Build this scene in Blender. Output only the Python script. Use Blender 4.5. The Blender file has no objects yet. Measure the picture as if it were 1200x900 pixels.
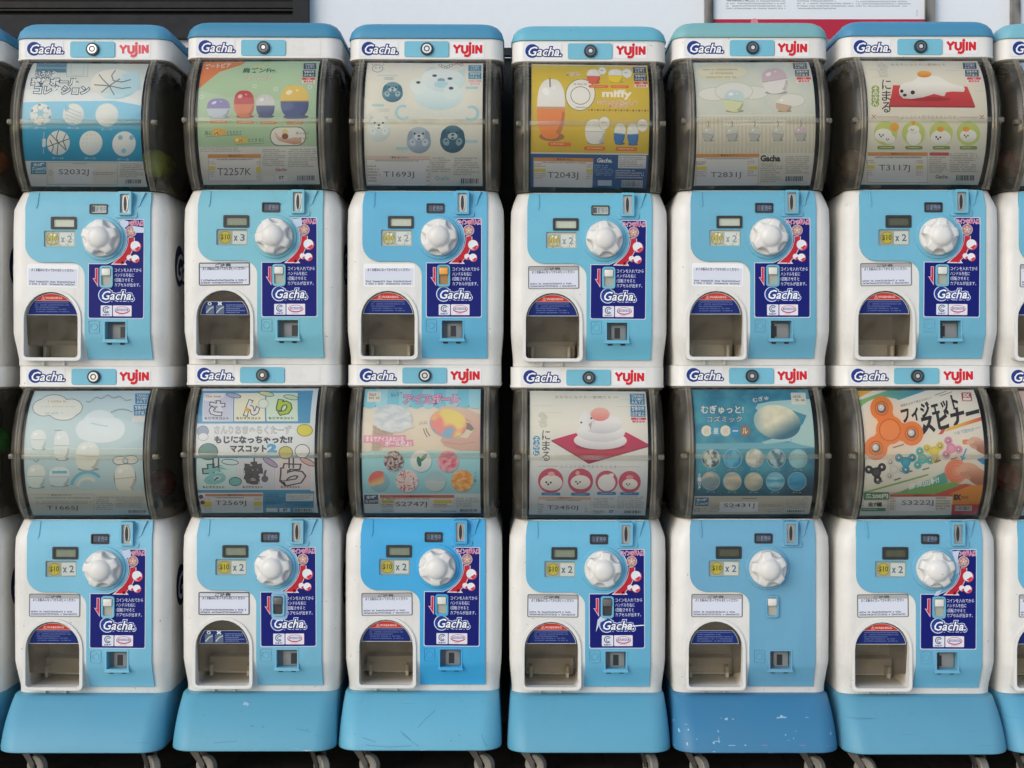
import bpy, bmesh, math, random
from mathutils import Vector, Matrix, noise
from mathutils.geometry import tessellate_polygon

# ------------------------------------------------------------------ scale
K = 0.0015            # metres per unit (one unit = one photo pixel at the machine fronts)
DIST = 1640.0         # camera distance from the machine fronts, units
HX, HY = 600.0, 430.0 # eye point, units
FLOOR = 910.0
R = math.radians
S = bpy.context.scene
COL = S.collection

# ------------------------------------------------------------------ camera
cam = bpy.data.cameras.new('camera')
cam.sensor_width = 36.0
cam.lens = 36.0 * DIST / 1200.0
cam.shift_y = -(450.0 - HY) / 1200.0
cam.clip_start = 0.05
cam.clip_end = 400
camo = bpy.data.objects.new('camera', cam)
COL.objects.link(camo)
camo.location = (0, -DIST * K, (FLOOR - HY) * K)
camo.rotation_euler = (R(90), 0, 0)
S.camera = camo

# ------------------------------------------------------------------ sky, sun, exposure
SUN_EL, SUN_AZ = 24.0, 220.0        # azimuth clockwise from +Y: behind the camera, a little left
w = bpy.data.worlds.new('World')
S.world = w
w.use_nodes = True
nt = w.node_tree
bgn = nt.nodes['Background']
sky = nt.nodes.new('ShaderNodeTexSky')
sky.sky_type = 'NISHITA'
sky.sun_disc = False
sky.sun_elevation = R(SUN_EL)
sky.sun_rotation = R(SUN_AZ)
sky.air_density = 1.0
sky.dust_density = 1.2
sky.ozone_density = 1.0
nt.links.new(sky.outputs[0], bgn.inputs[0])
bgn.inputs[1].default_value = 0.15
sl = bpy.data.lights.new('sun', 'SUN')
sl.energy = 0.9
sl.angle = R(55)
sl.color = (1.0, 0.975, 0.945)
so = bpy.data.objects.new('sun', sl)
COL.objects.link(so)
sd = Vector((math.sin(R(SUN_AZ)) * math.cos(R(SUN_EL)), math.cos(R(SUN_AZ)) * math.cos(R(SUN_EL)), math.sin(R(SUN_EL))))
so.rotation_euler = sd.to_track_quat('Z', 'Y').to_euler()
so.location = sd * 20
S.view_settings.view_transform = 'Standard'
S.view_settings.look = 'None'
S.view_settings.gamma = 1
S.view_settings.exposure = 0.24
S.render.engine = 'CYCLES'
S.cycles.max_bounces = 8
S.cycles.transparent_max_bounces = 16
S.cycles.use_denoising = True

# ------------------------------------------------------------------ colour and materials
def l1(c):
    c = c / 255.0
    return c / 12.92 if c <= 0.04045 else ((c + 0.055) / 1.055) ** 2.4
def lin(c, g=1.0, top=0.86):
    return tuple(min(top, l1(v) * g) for v in c)
def soft(v, g): return v * g / (1 + v * (g / 0.9 - 1)) if g > 1.01 else min(0.86, v * g)
MATS = {}
def newmat(name):
    m = bpy.data.materials.new(name)
    m.use_nodes = True
    return m, m.node_tree.nodes, m.node_tree.links, m.node_tree.nodes['Principled BSDF']
def plastic(name, rgb, rough=0.38, dirt=0.25, speck=0.5, dirtcol=(0.16, 0.13, 0.09), bump=0.15, scale=1.0):
    """moulded plastic with uneven tone, faint grime and small specks"""
    if name in MATS: return MATS[name]
    m, N, L, P = newmat(name)
    tc = N.new('ShaderNodeTexCoord'); oi = N.new('ShaderNodeObjectInfo')
    ad = N.new('ShaderNodeVectorMath'); ad.operation = 'MULTIPLY_ADD'
    ml = N.new('ShaderNodeVectorMath'); ml.operation = 'SCALE'
    cb = N.new('ShaderNodeCombineXYZ')
    for i in range(3): L.new(oi.outputs['Random'], cb.inputs[i])
    L.new(cb.outputs[0], ml.inputs[0]); ml.inputs['Scale'].default_value = 37.0
    ad2 = N.new('ShaderNodeVectorMath'); ad2.operation = 'ADD'
    L.new(tc.outputs['Object'], ad2.inputs[0]); L.new(ml.outputs[0], ad2.inputs[1])
    n1 = N.new('ShaderNodeTexNoise'); n1.inputs['Scale'].default_value = 9 * scale; n1.inputs['Detail'].default_value = 6; n1.inputs['Roughness'].default_value = 0.65
    L.new(ad2.outputs[0], n1.inputs['Vector'])
    r1 = N.new('ShaderNodeMapRange'); r1.inputs['From Min'].default_value = 0.42; r1.inputs['From Max'].default_value = 0.8
    r1.inputs['To Max'].default_value = dirt
    L.new(n1.outputs['Fac'], r1.inputs['Value'])
    mx = N.new('ShaderNodeMix'); mx.data_type = 'RGBA'
    mx.inputs['A'].default_value = (*rgb, 1)
    mx.inputs['B'].default_value = (*[a * 0.55 + b * 0.45 for a, b in zip(rgb, dirtcol)], 1)
    L.new(r1.outputs[0], mx.inputs['Factor'])
    n2 = N.new('ShaderNodeTexNoise'); n2.inputs['Scale'].default_value = 150; n2.inputs['Detail'].default_value = 2
    L.new(ad2.outputs[0], n2.inputs['Vector'])
    r2 = N.new('ShaderNodeMapRange'); r2.inputs['From Min'].default_value = 0.73; r2.inputs['From Max'].default_value = 0.79
    r2.inputs['To Max'].default_value = speck
    L.new(n2.outputs['Fac'], r2.inputs['Value'])
    mx2 = N.new('ShaderNodeMix'); mx2.data_type = 'RGBA'
    L.new(mx.outputs['Result'], mx2.inputs['A']); mx2.inputs['B'].default_value = (*dirtcol, 1)
    L.new(r2.outputs[0], mx2.inputs['Factor'])
    mp4 = N.new('ShaderNodeMapping'); mp4.inputs['Scale'].default_value = (55, 55, 7); L.new(ad2.outputs[0], mp4.inputs[0])
    n4 = N.new('ShaderNodeTexNoise'); n4.inputs['Scale'].default_value = 1.0; n4.inputs['Detail'].default_value = 5; n4.inputs['Roughness'].default_value = 0.7
    L.new(mp4.outputs[0], n4.inputs['Vector'])
    r4 = N.new('ShaderNodeMapRange'); r4.inputs['From Min'].default_value = 0.54; r4.inputs['From Max'].default_value = 0.78; r4.inputs['To Max'].default_value = dirt * 0.8
    L.new(n4.outputs['Fac'], r4.inputs['Value'])
    mx4 = N.new('ShaderNodeMix'); mx4.data_type = 'RGBA'; L.new(mx2.outputs['Result'], mx4.inputs['A']); mx4.inputs['B'].default_value = (*[a * 0.6 + b * 0.4 for a, b in zip(rgb, dirtcol)], 1); L.new(r4.outputs[0], mx4.inputs['Factor'])
    L.new(mx4.outputs['Result'], P.inputs['Base Color'])
    r3 = N.new('ShaderNodeMapRange'); r3.inputs['To Min'].default_value = rough - 0.1; r3.inputs['To Max'].default_value = rough + 0.16
    L.new(n1.outputs['Fac'], r3.inputs['Value']); L.new(r3.outputs[0], P.inputs['Roughness'])
    P.inputs['Specular IOR Level'].default_value = 0.4
    bv = N.new('ShaderNodeBevel'); bv.samples = 3; bv.inputs['Radius'].default_value = 0.0012
    bp = N.new('ShaderNodeBump'); bp.inputs['Strength'].default_value = bump; bp.inputs['Distance'].default_value = 0.002
    n3 = N.new('ShaderNodeTexNoise'); n3.inputs['Scale'].default_value = 45; n3.inputs['Detail'].default_value = 3
    L.new(ad2.outputs[0], n3.inputs['Vector']); L.new(n3.outputs['Fac'], bp.inputs['Height'])
    L.new(bv.outputs[0], bp.inputs['Normal']); L.new(bp.outputs[0], P.inputs['Normal'])
    MATS[name] = m
    return m
def simple(name, rgb, rough=0.5, metal=0.0, spec=0.5):
    if name in MATS: return MATS[name]
    m, N, L, P = newmat(name)
    P.inputs['Base Color'].default_value = (*rgb, 1); P.inputs['Roughness'].default_value = rough
    P.inputs['Metallic'].default_value = metal; P.inputs['Specular IOR Level'].default_value = spec
    n1 = N.new('ShaderNodeTexNoise'); n1.inputs['Scale'].default_value = 60; n1.inputs['Detail'].default_value = 4
    tc = N.new('ShaderNodeTexCoord'); L.new(tc.outputs['Object'], n1.inputs['Vector'])
    r = N.new('ShaderNodeMapRange'); r.inputs['To Min'].default_value = max(0.02, rough - 0.12); r.inputs['To Max'].default_value = rough + 0.15
    L.new(n1.outputs['Fac'], r.inputs['Value']); L.new(r.outputs[0], P.inputs['Roughness'])
    MATS[name] = m
    return m
def smoked(name, tint, gloss=1.0, rough=0.04, wav=0.0, film=(0.01, 0.07), filmcol=(0.5, 0.47, 0.40)):
    """thin clear plastic: tinted see-through plus fresnel mirror"""
    m, N, L, P = newmat(name)
    N.remove(P)
    out = N['Material Output']
    tr = N.new('ShaderNodeBsdfTransparent'); tr.inputs[0].default_value = (*tint, 1)
    gl = N.new('ShaderNodeBsdfGlossy'); gl.inputs['Roughness'].default_value = rough
    gl.inputs['Color'].default_value = (gloss, gloss, gloss, 1)
    fr = N.new('ShaderNodeFresnel'); fr.inputs[0].default_value = 1.40
    tc = N.new('ShaderNodeTexCoord'); n1 = N.new('ShaderNodeTexNoise'); n1.inputs['Scale'].default_value = 14
    L.new(tc.outputs['Object'], n1.inputs['Vector'])
    bp = N.new('ShaderNodeBump'); bp.inputs['Strength'].default_value = wav; bp.inputs['Distance'].default_value = 0.004
    L.new(n1.outputs['Fac'], bp.inputs['Height']); L.new(bp.outputs[0], gl.inputs['Normal'])
    # faint dust film on the plastic
    df = N.new('ShaderNodeBsdfDiffuse'); df.inputs[0].default_value = (*filmcol, 1)
    n2 = N.new('ShaderNodeTexNoise'); n2.inputs['Scale'].default_value = 30; n2.inputs['Detail'].default_value = 5
    L.new(tc.outputs['Object'], n2.inputs['Vector'])
    rr = N.new('ShaderNodeMapRange'); rr.inputs['From Min'].default_value = 0.3; rr.inputs['From Max'].default_value = 0.75; rr.inputs['To Min'].default_value = film[0]; rr.inputs['To Max'].default_value = film[1]
    L.new(n2.outputs['Fac'], rr.inputs['Value'])
    m0 = N.new('ShaderNodeMixShader'); L.new(rr.outputs[0], m0.inputs[0]); L.new(tr.outputs[0], m0.inputs[1]); L.new(df.outputs[0], m0.inputs[2])
    mx = N.new('ShaderNodeMixShader'); L.new(fr.outputs[0], mx.inputs[0]); L.new(m0.outputs[0], mx.inputs[1]); L.new(gl.outputs[0], mx.inputs[2])
    L.new(mx.outputs[0], out.inputs['Surface'])
    MATS[name] = m
    return m
def printed(name, rough=0.42, spec=0.3):
    m, N, L, P = newmat(name)
    at = N.new('ShaderNodeAttribute'); at.attribute_name = 'Col'
    L.new(at.outputs['Color'], P.inputs['Base Color']); P.inputs['Roughness'].default_value = rough
    P.inputs['Specular IOR Level'].default_value = spec
    MATS[name] = m
    return m

WHITE = plastic('white_plastic', (0.735, 0.725, 0.69), 0.36, 0.46, 0.8)
HEADW = plastic('header_plastic', (0.74, 0.732, 0.70), 0.36, 0.32, 0.6)
KNOBW = plastic('knob_plastic', (0.72, 0.71, 0.68), 0.30, 0.34, 0.7)
INNER = plastic('chute_plastic', (0.62, 0.585, 0.51), 0.45, 0.3, 0.2)
SMOKE = smoked('smoked_drum', (0.985, 0.977, 0.95), 1.0, 0.05, 0.14, (0.0, 0.02))
SIDES = smoked('smoked_drum_side', (0.86, 0.84, 0.78), 1.0, 0.05, 0.6, (0.03, 0.17), (0.46, 0.42, 0.34))
RIMM = smoked('smoked_rim', (0.74, 0.70, 0.60), 1.0, 0.1, 0.2, (0.12, 0.32), (0.52, 0.48, 0.38))
FLAPM = smoked('smoked_flap', (0.78, 0.74, 0.66), 1.0, 0.05, 0.9, (0.01, 0.16), (0.42, 0.38, 0.31))
SEAMM = smoked('drum_joint', (0.965, 0.955, 0.92), 1.0, 0.12, 0.5, (0.0, 0.16), (0.62, 0.61, 0.56))
PRINT = printed('printed_paper', 0.55)
VINYL = printed('printed_vinyl', 0.42, 0.16)
DARK = simple('dark_interior', (0.26, 0.235, 0.19), 0.6)
BLACK = simple('black_plastic', (0.02, 0.022, 0.025), 0.4)
CHROME = simple('steel', (0.50, 0.49, 0.47), 0.42, 0.9)
GREYP = simple('grey_plastic', (0.25, 0.25, 0.245), 0.5)
LCD = simple('lcd_glass', (0.20, 0.235, 0.17), 0.25)
LCDD = simple('lcd_glass_dark', (0.075, 0.08, 0.05), 0.25)
LCDL = simple('lcd_glass_pale', (0.48, 0.52, 0.42), 0.25)
RUBBER = simple('caster_rubber', (0.30, 0.285, 0.26), 0.5)
STEELD = simple('caster_steel', (0.12, 0.12, 0.118), 0.5, 0.5)

def blue(c):
    return plastic('blue_plastic_%d_%d_%d' % c, lin(c, 0.95), 0.44, 0.22, 0.35, (0.09, 0.13, 0.15), 0.12)

def lidblue(c):
    return plastic('lid_plastic_%d_%d_%d' % c, lin(c, 0.88), 0.46, 0.2, 0.3, (0.08, 0.11, 0.13), 0.12)

# ------------------------------------------------------------------ objects, tags
def mesh_obj(name, me, parent=None, mat=None):
    o = bpy.data.objects.new(name, me)
    COL.objects.link(o)
    if parent: o.parent = parent
    return o
def empty(name, loc, label, cat, group=None, rot=(0, 0, 0)):
    o = bpy.data.objects.new(name, None)
    COL.objects.link(o)
    o.empty_display_size = 0.05
    o.location = loc; o.rotation_euler = rot
    tag(o, label, cat, group)
    return o
def tag(o, label=None, cat=None, group=None, kind=None):
    if label: o['label'] = label
    if cat: o['category'] = cat
    if group: o['group'] = group
    if kind: o['kind'] = kind
    return o
BASEY = 427.0      # local frame of a machine: x right, z up from its foot, -y towards the viewer
def loc3(X, Y, d): return Vector((X * K, -d * K, (BASEY - Y) * K))
def finish(name, bm, mats, smooth=35):
    bmesh.ops.recalc_face_normals(bm, faces=bm.faces[:])
    me = bpy.data.meshes.new(name)
    bm.to_mesh(me); bm.free()
    for m in (mats if isinstance(mats, (list, tuple)) else [mats]): me.materials.append(m)
    if smooth:
        me.polygons.foreach_set('use_smooth', [True] * len(me.polygons))
        me.set_sharp_from_angle(angle=R(smooth))
    return me
def box(bm, X0, X1, Y0, Y1, d0, d1, mi=0, bev=0.0):
    v = [bm.verts.new(loc3(x, y, d)) for x in (X0, X1) for y in (Y0, Y1) for d in (d0, d1)]
    fs = []
    for q in ((0, 1, 3, 2), (4, 6, 7, 5), (0, 4, 5, 1), (2, 3, 7, 6), (0, 2, 6, 4), (1, 5, 7, 3)):
        f = bm.faces.new([v[i] for i in q]); f.material_index = mi; fs.append(f)
    if bev:
        es = list({e for f in fs for e in f.edges})
        r = bmesh.ops.bevel(bm, geom=es, offset=bev * K, segments=2, affect='EDGES', profile=0.5)
        for f in r['faces']: f.material_index = mi
def rrect(X0, X1, Y0, Y1, r, n=5):
    pts = []
    for cx, cy, a0 in ((X1 - r, Y0 + r, -90), (X1 - r, Y1 - r, 0), (X0 + r, Y1 - r, 90), (X0 + r, Y0 + r, 180)):
        for i in range(n + 1):
            a = R(a0 + 90 * i / n)
            pts.append((cx + r * math.cos(a), cy + r * math.sin(a)))
    return pts
def prism(bm, pts, d0, d1, mi=0, front=True, back=True):
    """extrude an outline (X, Y) between two depths; d may be a function of Y"""
    g = lambda d, y: d(y) if callable(d) else d
    a = [bm.verts.new(loc3(x, y, g(d0, y))) for x, y in pts]
    b = [bm.verts.new(loc3(x, y, g(d1, y))) for x, y in pts]
    n = len(pts)
    fs = []
    for i in range(n):
        fs.append(bm.faces.new((a[i], a[(i + 1) % n], b[(i + 1) % n], b[i])))
    if front: fs.append(bm.faces.new(b))
    if back: fs.append(bm.faces.new(a[::-1]))
    for f in fs: f.material_index = mi
def ringprism(bm, po, pi, d0, d1, mi=0):
    n = len(po)
    rows = [[bm.verts.new(loc3(x, y, d)) for x, y in p] for p, d in ((po, d0), (po, d1), (pi, d1), (pi, d0))]
    for k in range(4):
        A, B = rows[k], rows[(k + 1) % 4]
        for i in range(n):
            bm.faces.new((A[i], A[(i + 1) % n], B[(i + 1) % n], B[i])).material_index = mi
def lathe(bm, cx, cy, prof, n=32, mi=0, cap=True):
    """turned about the viewing axis: prof = [(radius, depth)] from back to front"""
    rows = []
    for r, d in prof:
        rows.append([bm.verts.new(loc3(cx + r * math.cos(2 * math.pi * i / n), cy + r * math.sin(2 * math.pi * i / n), d)) for i in range(n)])
    for A, B in zip(rows, rows[1:]):
        for i in range(n): bm.faces.new((A[i], A[(i + 1) % n], B[(i + 1) % n], B[i])).material_index = mi
    if cap: bm.faces.new(rows[-1]).material_index = mi
def loft(bm, secs, nc=7, mi=0):
    """stack of rounded rectangles: (Y, x0, x1, front, back, front radius)"""
    rows = []
    for Y, x0, x1, f, b, r in secs:
        pts = []
        rb = min(6, r)
        for cx, cd, rr, a0 in ((x0 + r, f - r, r, 180), (x1 - r, f - r, r, 90), (x1 - rb, b + rb, rb, 0), (x0 + rb, b + rb, rb, -90)):
            for i in range(nc + 1):
                a = R(a0 - 90 * i / nc)
                pts.append((cx + rr * math.cos(a), cd + rr * math.sin(a)))
        rows.append([bm.verts.new(loc3(x, Y, d)) for x, d in pts])
    n = len(rows[0])
    for A, B in zip(rows, rows[1:]):
        for i in range(n): bm.faces.new((A[i], A[(i + 1) % n], B[(i + 1) % n], B[i])).material_index = mi
    bm.faces.new(rows[0]).material_index = mi
    bm.faces.new(rows[-1][::-1]).material_index = mi

# ------------------------------------------------------------------ printed artwork (flat paper and vinyl things)
GLY = {}
def glyphs(s, bold=0.0, shear=0.0, res=2):
    k = (s, bold, shear, res)
    if k not in GLY:
        c = bpy.data.curves.new('lettering', 'FONT')
        c.body = s; c.resolution_u = res; c.offset = bold; c.shear = shear
        o = bpy.data.objects.new('lettering', c)
        me = o.to_mesh()
        GLY[k] = ([(v.co.x, v.co.y) for v in me.vertices], [tuple(p.vertices) for p in me.polygons])
        o.to_mesh_clear()
        bpy.data.objects.remove(o); bpy.data.curves.remove(c)
    return GLY[k]
def clip_half(poly, ax, val, keep_less):
    out = []
    n = len(poly)
    for i in range(n):
        p, q = poly[i], poly[(i + 1) % n]
        pi = (p[ax] <= val) if keep_less else (p[ax] >= val)
        qi = (q[ax] <= val) if keep_less else (q[ax] >= val)
        if pi: out.append(p)
        if pi != qi:
            t = (val - p[ax]) / (q[ax] - p[ax])
            out.append((p[0] + (q[0] - p[0]) * t, p[1] + (q[1] - p[1]) * t))
    return out
class Art:
    EPS = 0.035
    def __init__(s, frame, target, bow=0.0, strip=0.0, gain=1.0, seed=1):
        s.f, s.t, s.bow, s.strip, s.gain = frame, target, bow, strip, gain
        s.V, s.C, s.F, s.L, s.B = [], [], [], [], []
        s.rnd = random.Random(seed)
        s.kx = (target[2] - target[0]) / (frame[2] - frame[0]); s.ky = (target[3] - target[1]) / (frame[3] - frame[1])
    def m(s, p):
        x, y = p
        if s.bow:
            u = (y - s.f[1]) / (s.f[3] - s.f[1]) * 2 - 1
            x -= s.bow * (1 - u * u)
        return (s.t[0] + (x - s.f[0]) * s.kx, s.t[1] + (y - s.f[1]) * s.ky)
    def add(s, polys, col, bbpts=None):
        """polys: convex outlines in frame units; col: colour or function(x, y)"""
        T = [[s.m(p) for p in q] for q in polys]
        cc = []
        for q, o in zip(T, polys): cc.append((q, o))
        xs = [p[0] for q in T for p in q]; ys = [p[1] for q in T for p in q]
        if not xs: return
        bb = (min(xs), min(ys), max(xs), max(ys))
        lay = 0
        for b, l in s.B:
            if b[0] < bb[2] and bb[0] < b[2] and b[1] < bb[3] and bb[1] < b[3]: lay = max(lay, l + 1)
        s.B.append((bb, lay))
        inv = lambda p: (s.f[0] + (p[0] - s.t[0]) / s.kx, s.f[1] + (p[1] - s.t[1]) / s.ky)
        x0, y0, x1, y1 = s.t
        for q in T:
            if min(p[0] for p in q) < x0: q = clip_half(q, 0, x0, False)
            if q and max(p[0] for p in q) > x1: q = clip_half(q, 0, x1, True)
            if q and min(p[1] for p in q) < y0: q = clip_half(q, 1, y0, False)
            if q and max(p[1] for p in q) > y1: q = clip_half(q, 1, y1, True)
            if len(q) < 3: continue
            parts = [q]
            if s.strip:
                a, b = min(p[1] for p in q), max(p[1] for p in q)
                if b - a > s.strip * 0.9:
                    parts = []
                    k0, k1 = math.floor(a / s.strip), math.ceil(b / s.strip)
                    for k in range(k0, k1):
                        z = clip_half(clip_half(q, 1, k * s.strip, False), 1, (k + 1) * s.strip, True)
                        if len(z) >= 3: parts.append(z)
            for z in parts:
                ar = sum(z[i][0] * z[(i + 1) % len(z)][1] - z[(i + 1) % len(z)][0] * z[i][1] for i in range(len(z)))
                if abs(ar) < 1e-6: continue
                if ar > 0: z = z[::-1]
                i0 = len(s.V)
                for p in z:
                    s.V.append((p[0], p[1], lay * s.EPS))
                    c = col(*inv(p)) if callable(col) else col
                    s.C.append((*[soft(v, s.gain) for v in lin(c, 1.0, 1.0)], 1.0))
                s.F.append(tuple(range(i0, i0 + len(z))))
    def poly(s, pts, col):
        tri = tessellate_polygon([[Vector((x, y, 0)) for x, y in pts]])
        s.add([[pts[i] for i in t] for t in tri], col)
    def rect(s, x0, y0, x1, y1, col, r=0):
        if r: s.poly(rrect(x0, x1, y0, y1, r, 3), col)
        else: s.add([[(x0, y0), (x1, y0), (x1, y1), (x0, y1)]], col)
    def grid(s, x0, y0, x1, y1, nx, ny, colf):
        q = []
        for i in range(nx):
            for j in range(ny):
                a, b = x0 + (x1 - x0) * i / nx, x0 + (x1 - x0) * (i + 1) / nx
                c, d = y0 + (y1 - y0) * j / ny, y0 + (y1 - y0) * (j + 1) / ny
                q.append([(a, c), (b, c), (b, d), (a, d)])
        s.add(q, colf)
    def frame(s, x0, y0, x1, y1, t, col):
        s.add([[(x0, y0), (x1, y0), (x1, y0 + t), (x0, y0 + t)], [(x0, y1 - t), (x1, y1 - t), (x1, y1), (x0, y1)],
               [(x0, y0 + t), (x0 + t, y0 + t), (x0 + t, y1 - t), (x0, y1 - t)], [(x1 - t, y0 + t), (x1, y0 + t), (x1, y1 - t), (x1 - t, y1 - t)]], col)
    def disc(s, cx, cy, rx, ry=None, col=(0, 0, 0), n=20, rot=0, rings=1):
        ry = rx if ry is None else ry
        ca, sa = math.cos(R(rot)), math.sin(R(rot))
        def P(k, i):
            a = 2 * math.pi * i / n; x, y = rx * k * math.cos(a), ry * k * math.sin(a)
            return (cx + x * ca - y * sa, cy + x * sa + y * ca)
        if rings == 1:
            s.add([[P(1, i) for i in range(n)]], col); return
        q = [[P(1 / rings, i) for i in range(n)]]
        for k in range(1, rings):
            for i in range(n): q.append([P(k / rings, i), P((k + 1) / rings, i), P((k + 1) / rings, i + 1), P(k / rings, i + 1)])
        s.add(q, col)
    def ring(s, cx, cy, r, t, col, n=24, a0=0, a1=360):
        q = []
        for i in range(n):
            a, b = R(a0 + (a1 - a0) * i / n), R(a0 + (a1 - a0) * (i + 1) / n)
            q.append([(cx + (r - t) * math.cos(a), cy + (r - t) * math.sin(a)), (cx + r * math.cos(a), cy + r * math.sin(a)),
                      (cx + r * math.cos(b), cy + r * math.sin(b)), (cx + (r - t) * math.cos(b), cy + (r - t) * math.sin(b))])
        s.add(q, col)
    def stroke(s, pts, wd, col, caps=True):
        q = []
        for (ax, ay), (bx, by) in zip(pts, pts[1:]):
            l = math.hypot(bx - ax, by - ay) or 1
            nx, ny = -(by - ay) / l * wd / 2, (bx - ax) / l * wd / 2
            ex, ey = ((bx - ax) / l * wd * 0.25, (by - ay) / l * wd * 0.25) if caps else (0, 0)
            s.add([[(ax + nx - ex, ay + ny - ey), (bx + nx + ex, by + ny + ey), (bx - nx + ex, by - ny + ey), (ax - nx - ex, ay - ny - ey)]], col)
    def text(s, t, x0, y0, x1, y1, col, bold=0.0, shear=0.0, out=(), rot=0, res=2):
        bv, _ = glyphs(t, 0.0, shear, res)
        gx0, gx1 = min(v[0] for v in bv), max(v[0] for v in bv); gy0, gy1 = min(v[1] for v in bv), max(v[1] for v in bv)
        sx, sy = (x1 - x0) / max(1e-6, gx1 - gx0), (y1 - y0) / max(1e-6, gy1 - gy0)
        cx, cy = (x0 + x1) / 2, (y0 + y1) / 2
        ca, sa = math.cos(R(-rot)), math.sin(R(-rot))
        for c, b in list(out) + [(col, bold)]:
            v, f = glyphs(t, b, shear, res)
            W = []
            for x, y in v:
                px, py = x0 + (x - gx0) * sx - cx, y1 - (y - gy0) * sy - cy
                W.append((cx + px * ca - py * sa, cy + px * sa + py * ca))
            s.add([[W[i] for i in p] for p in f], c)
    def vtext(s, t, x0, y0, x1, y1, col, bold=0.0, out=()):
        h = (y1 - y0) / len(t)
        for i, ch in enumerate(t): s.text(ch, x0, y0 + h * i + h * 0.06, x1, y0 + h * (i + 1) - h * 0.06, col, bold, 0, out)
    def dashes(s, x0, y0, x1, y1, rows, col, fill=0.5, seg=None):
        """lines of print too small to read: character-sized flecks in words"""
        ph = (y1 - y0) / rows; q = []; h = ph * min(0.72, fill + 0.12)
        cw = max(h * 0.8 * abs(s.ky / s.kx), (x1 - x0) / 46.0)
        for r in range(rows):
            y = y0 + ph * r; x = x0; end = x1 - (x1 - x0) * s.rnd.choice((0, 0, 0.08, 0.3))
            while x < end - cw * 0.5:
                if s.rnd.random() < 0.12: x += cw * 0.9; continue
                u = s.rnd.random()
                if u < 0.45:
                    q.append([(x, y), (x + cw * 0.82, y), (x + cw * 0.82, y + h * 0.34), (x, y + h * 0.34)])
                    q.append([(x + cw * 0.2, y + h * 0.5), (x + cw * 0.7, y + h * 0.5), (x + cw * 0.7, y + h), (x + cw * 0.2, y + h)])
                elif u < 0.75: q.append([(x, y + h * 0.1), (x + cw * 0.45, y + h * 0.1), (x + cw * 0.45, y + h), (x, y + h)]); q.append([(x + cw * 0.58, y + h * 0.3), (x + cw * 0.85, y + h * 0.3), (x + cw * 0.85, y + h * 0.9), (x + cw * 0.58, y + h * 0.9)])
                else: q.append([(x, y + h * 0.25), (x + cw * 0.8, y + h * 0.25), (x + cw * 0.8, y + h * 0.85), (x, y + h * 0.85)])
                x += cw
        s.add(q, col)
    def bars(s, x0, y0, x1, y1, col=(60, 60, 60), bg=(205, 205, 200)):
        s.rect(x0 - 4, y0 - 3, x1 + 4, y1 + 3, bg)
        q = []; x = x0
        while x < x1:
            b = s.rnd.choice((2, 3, 5)); q.append([(x, y0), (min(x1, x + b), y0), (min(x1, x + b), y1), (x, y1)]); x += b + s.rnd.choice((2, 3, 4))
        s.add(q, col)
    def build(s, name, surf, mat):
        me = bpy.data.meshes.new(name)
        me.from_pydata([surf(*v) for v in s.V], [], s.F)
        at = me.color_attributes.new('Col', 'FLOAT_COLOR', 'POINT')
        at.data.foreach_set('color', [x for c in s.C for x in c])
        me.materials.append(mat)
        return me
def mixc(a, b, t): return tuple(x + (y - x) * max(0, min(1, t)) for x, y in zip(a, b))

# ------------------------------------------------------------------ machine shape constants
def fdep(y):    # front of the white body
    pts = ((222, -9), (226, -7), (242, 0), (390, 0), (418, -13), (427, -14))
    if y <= pts[0][0]: return pts[0][1]
    for (a, b), (c, d) in zip(pts, pts[1:]):
        if y <= c: return b + (d - b) * (y - a) / (c - a)
    return pts[-1][1]
YC, DC, RD, RP = 146.0, -70.0, 98.0, 95.0      # drum axis height and depth, shell and poster radius
PX0, PX1, PY0, PY1 = -69.0, 67.5, 71.0, 216.5
def on_drum(X, Y, l):
    v = Y - YC
    return loc3(X, Y, DC + math.sqrt(max(1, (RP + l) ** 2 - v * v)))
def on_front(off):
    return lambda X, Y, l: loc3(X, Y, fdep(Y) + off + l)
def on_plane(d): return lambda X, Y, l: loc3(X, Y, d + l)

ARCH_C = (-43.0, 372.0); ARCH_R = 31.5
def arch(r, ybot, rb=4.0, n=14):
    cx, cy = ARCH_C
    pts = [(cx + r * math.cos(R(180 + 180 * i / n)), cy + r * math.sin(R(180 + 180 * i / n))) for i in range(n + 1)]
    for c, a0 in (((cx + r - rb, ybot - rb), 0), ((cx - r + rb, ybot - rb), 90)):
        for i in range(5):
            a = R(a0 + 22.5 * i); pts.append((c[0] + rb * math.cos(a), c[1] + rb * math.sin(a)))
    return pts
HOLE_LCD = (-43, -13, 253, 267.5); HOLE_PRICE = (-51, -15, 269.5, 288); HOLE_STAT = (2, 23, 238, 249.5)
HOLE_SLIDE = (15.5, 29, 311, 334); HOLE_RET = (18.5, 46, 373, 396.5)

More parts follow.
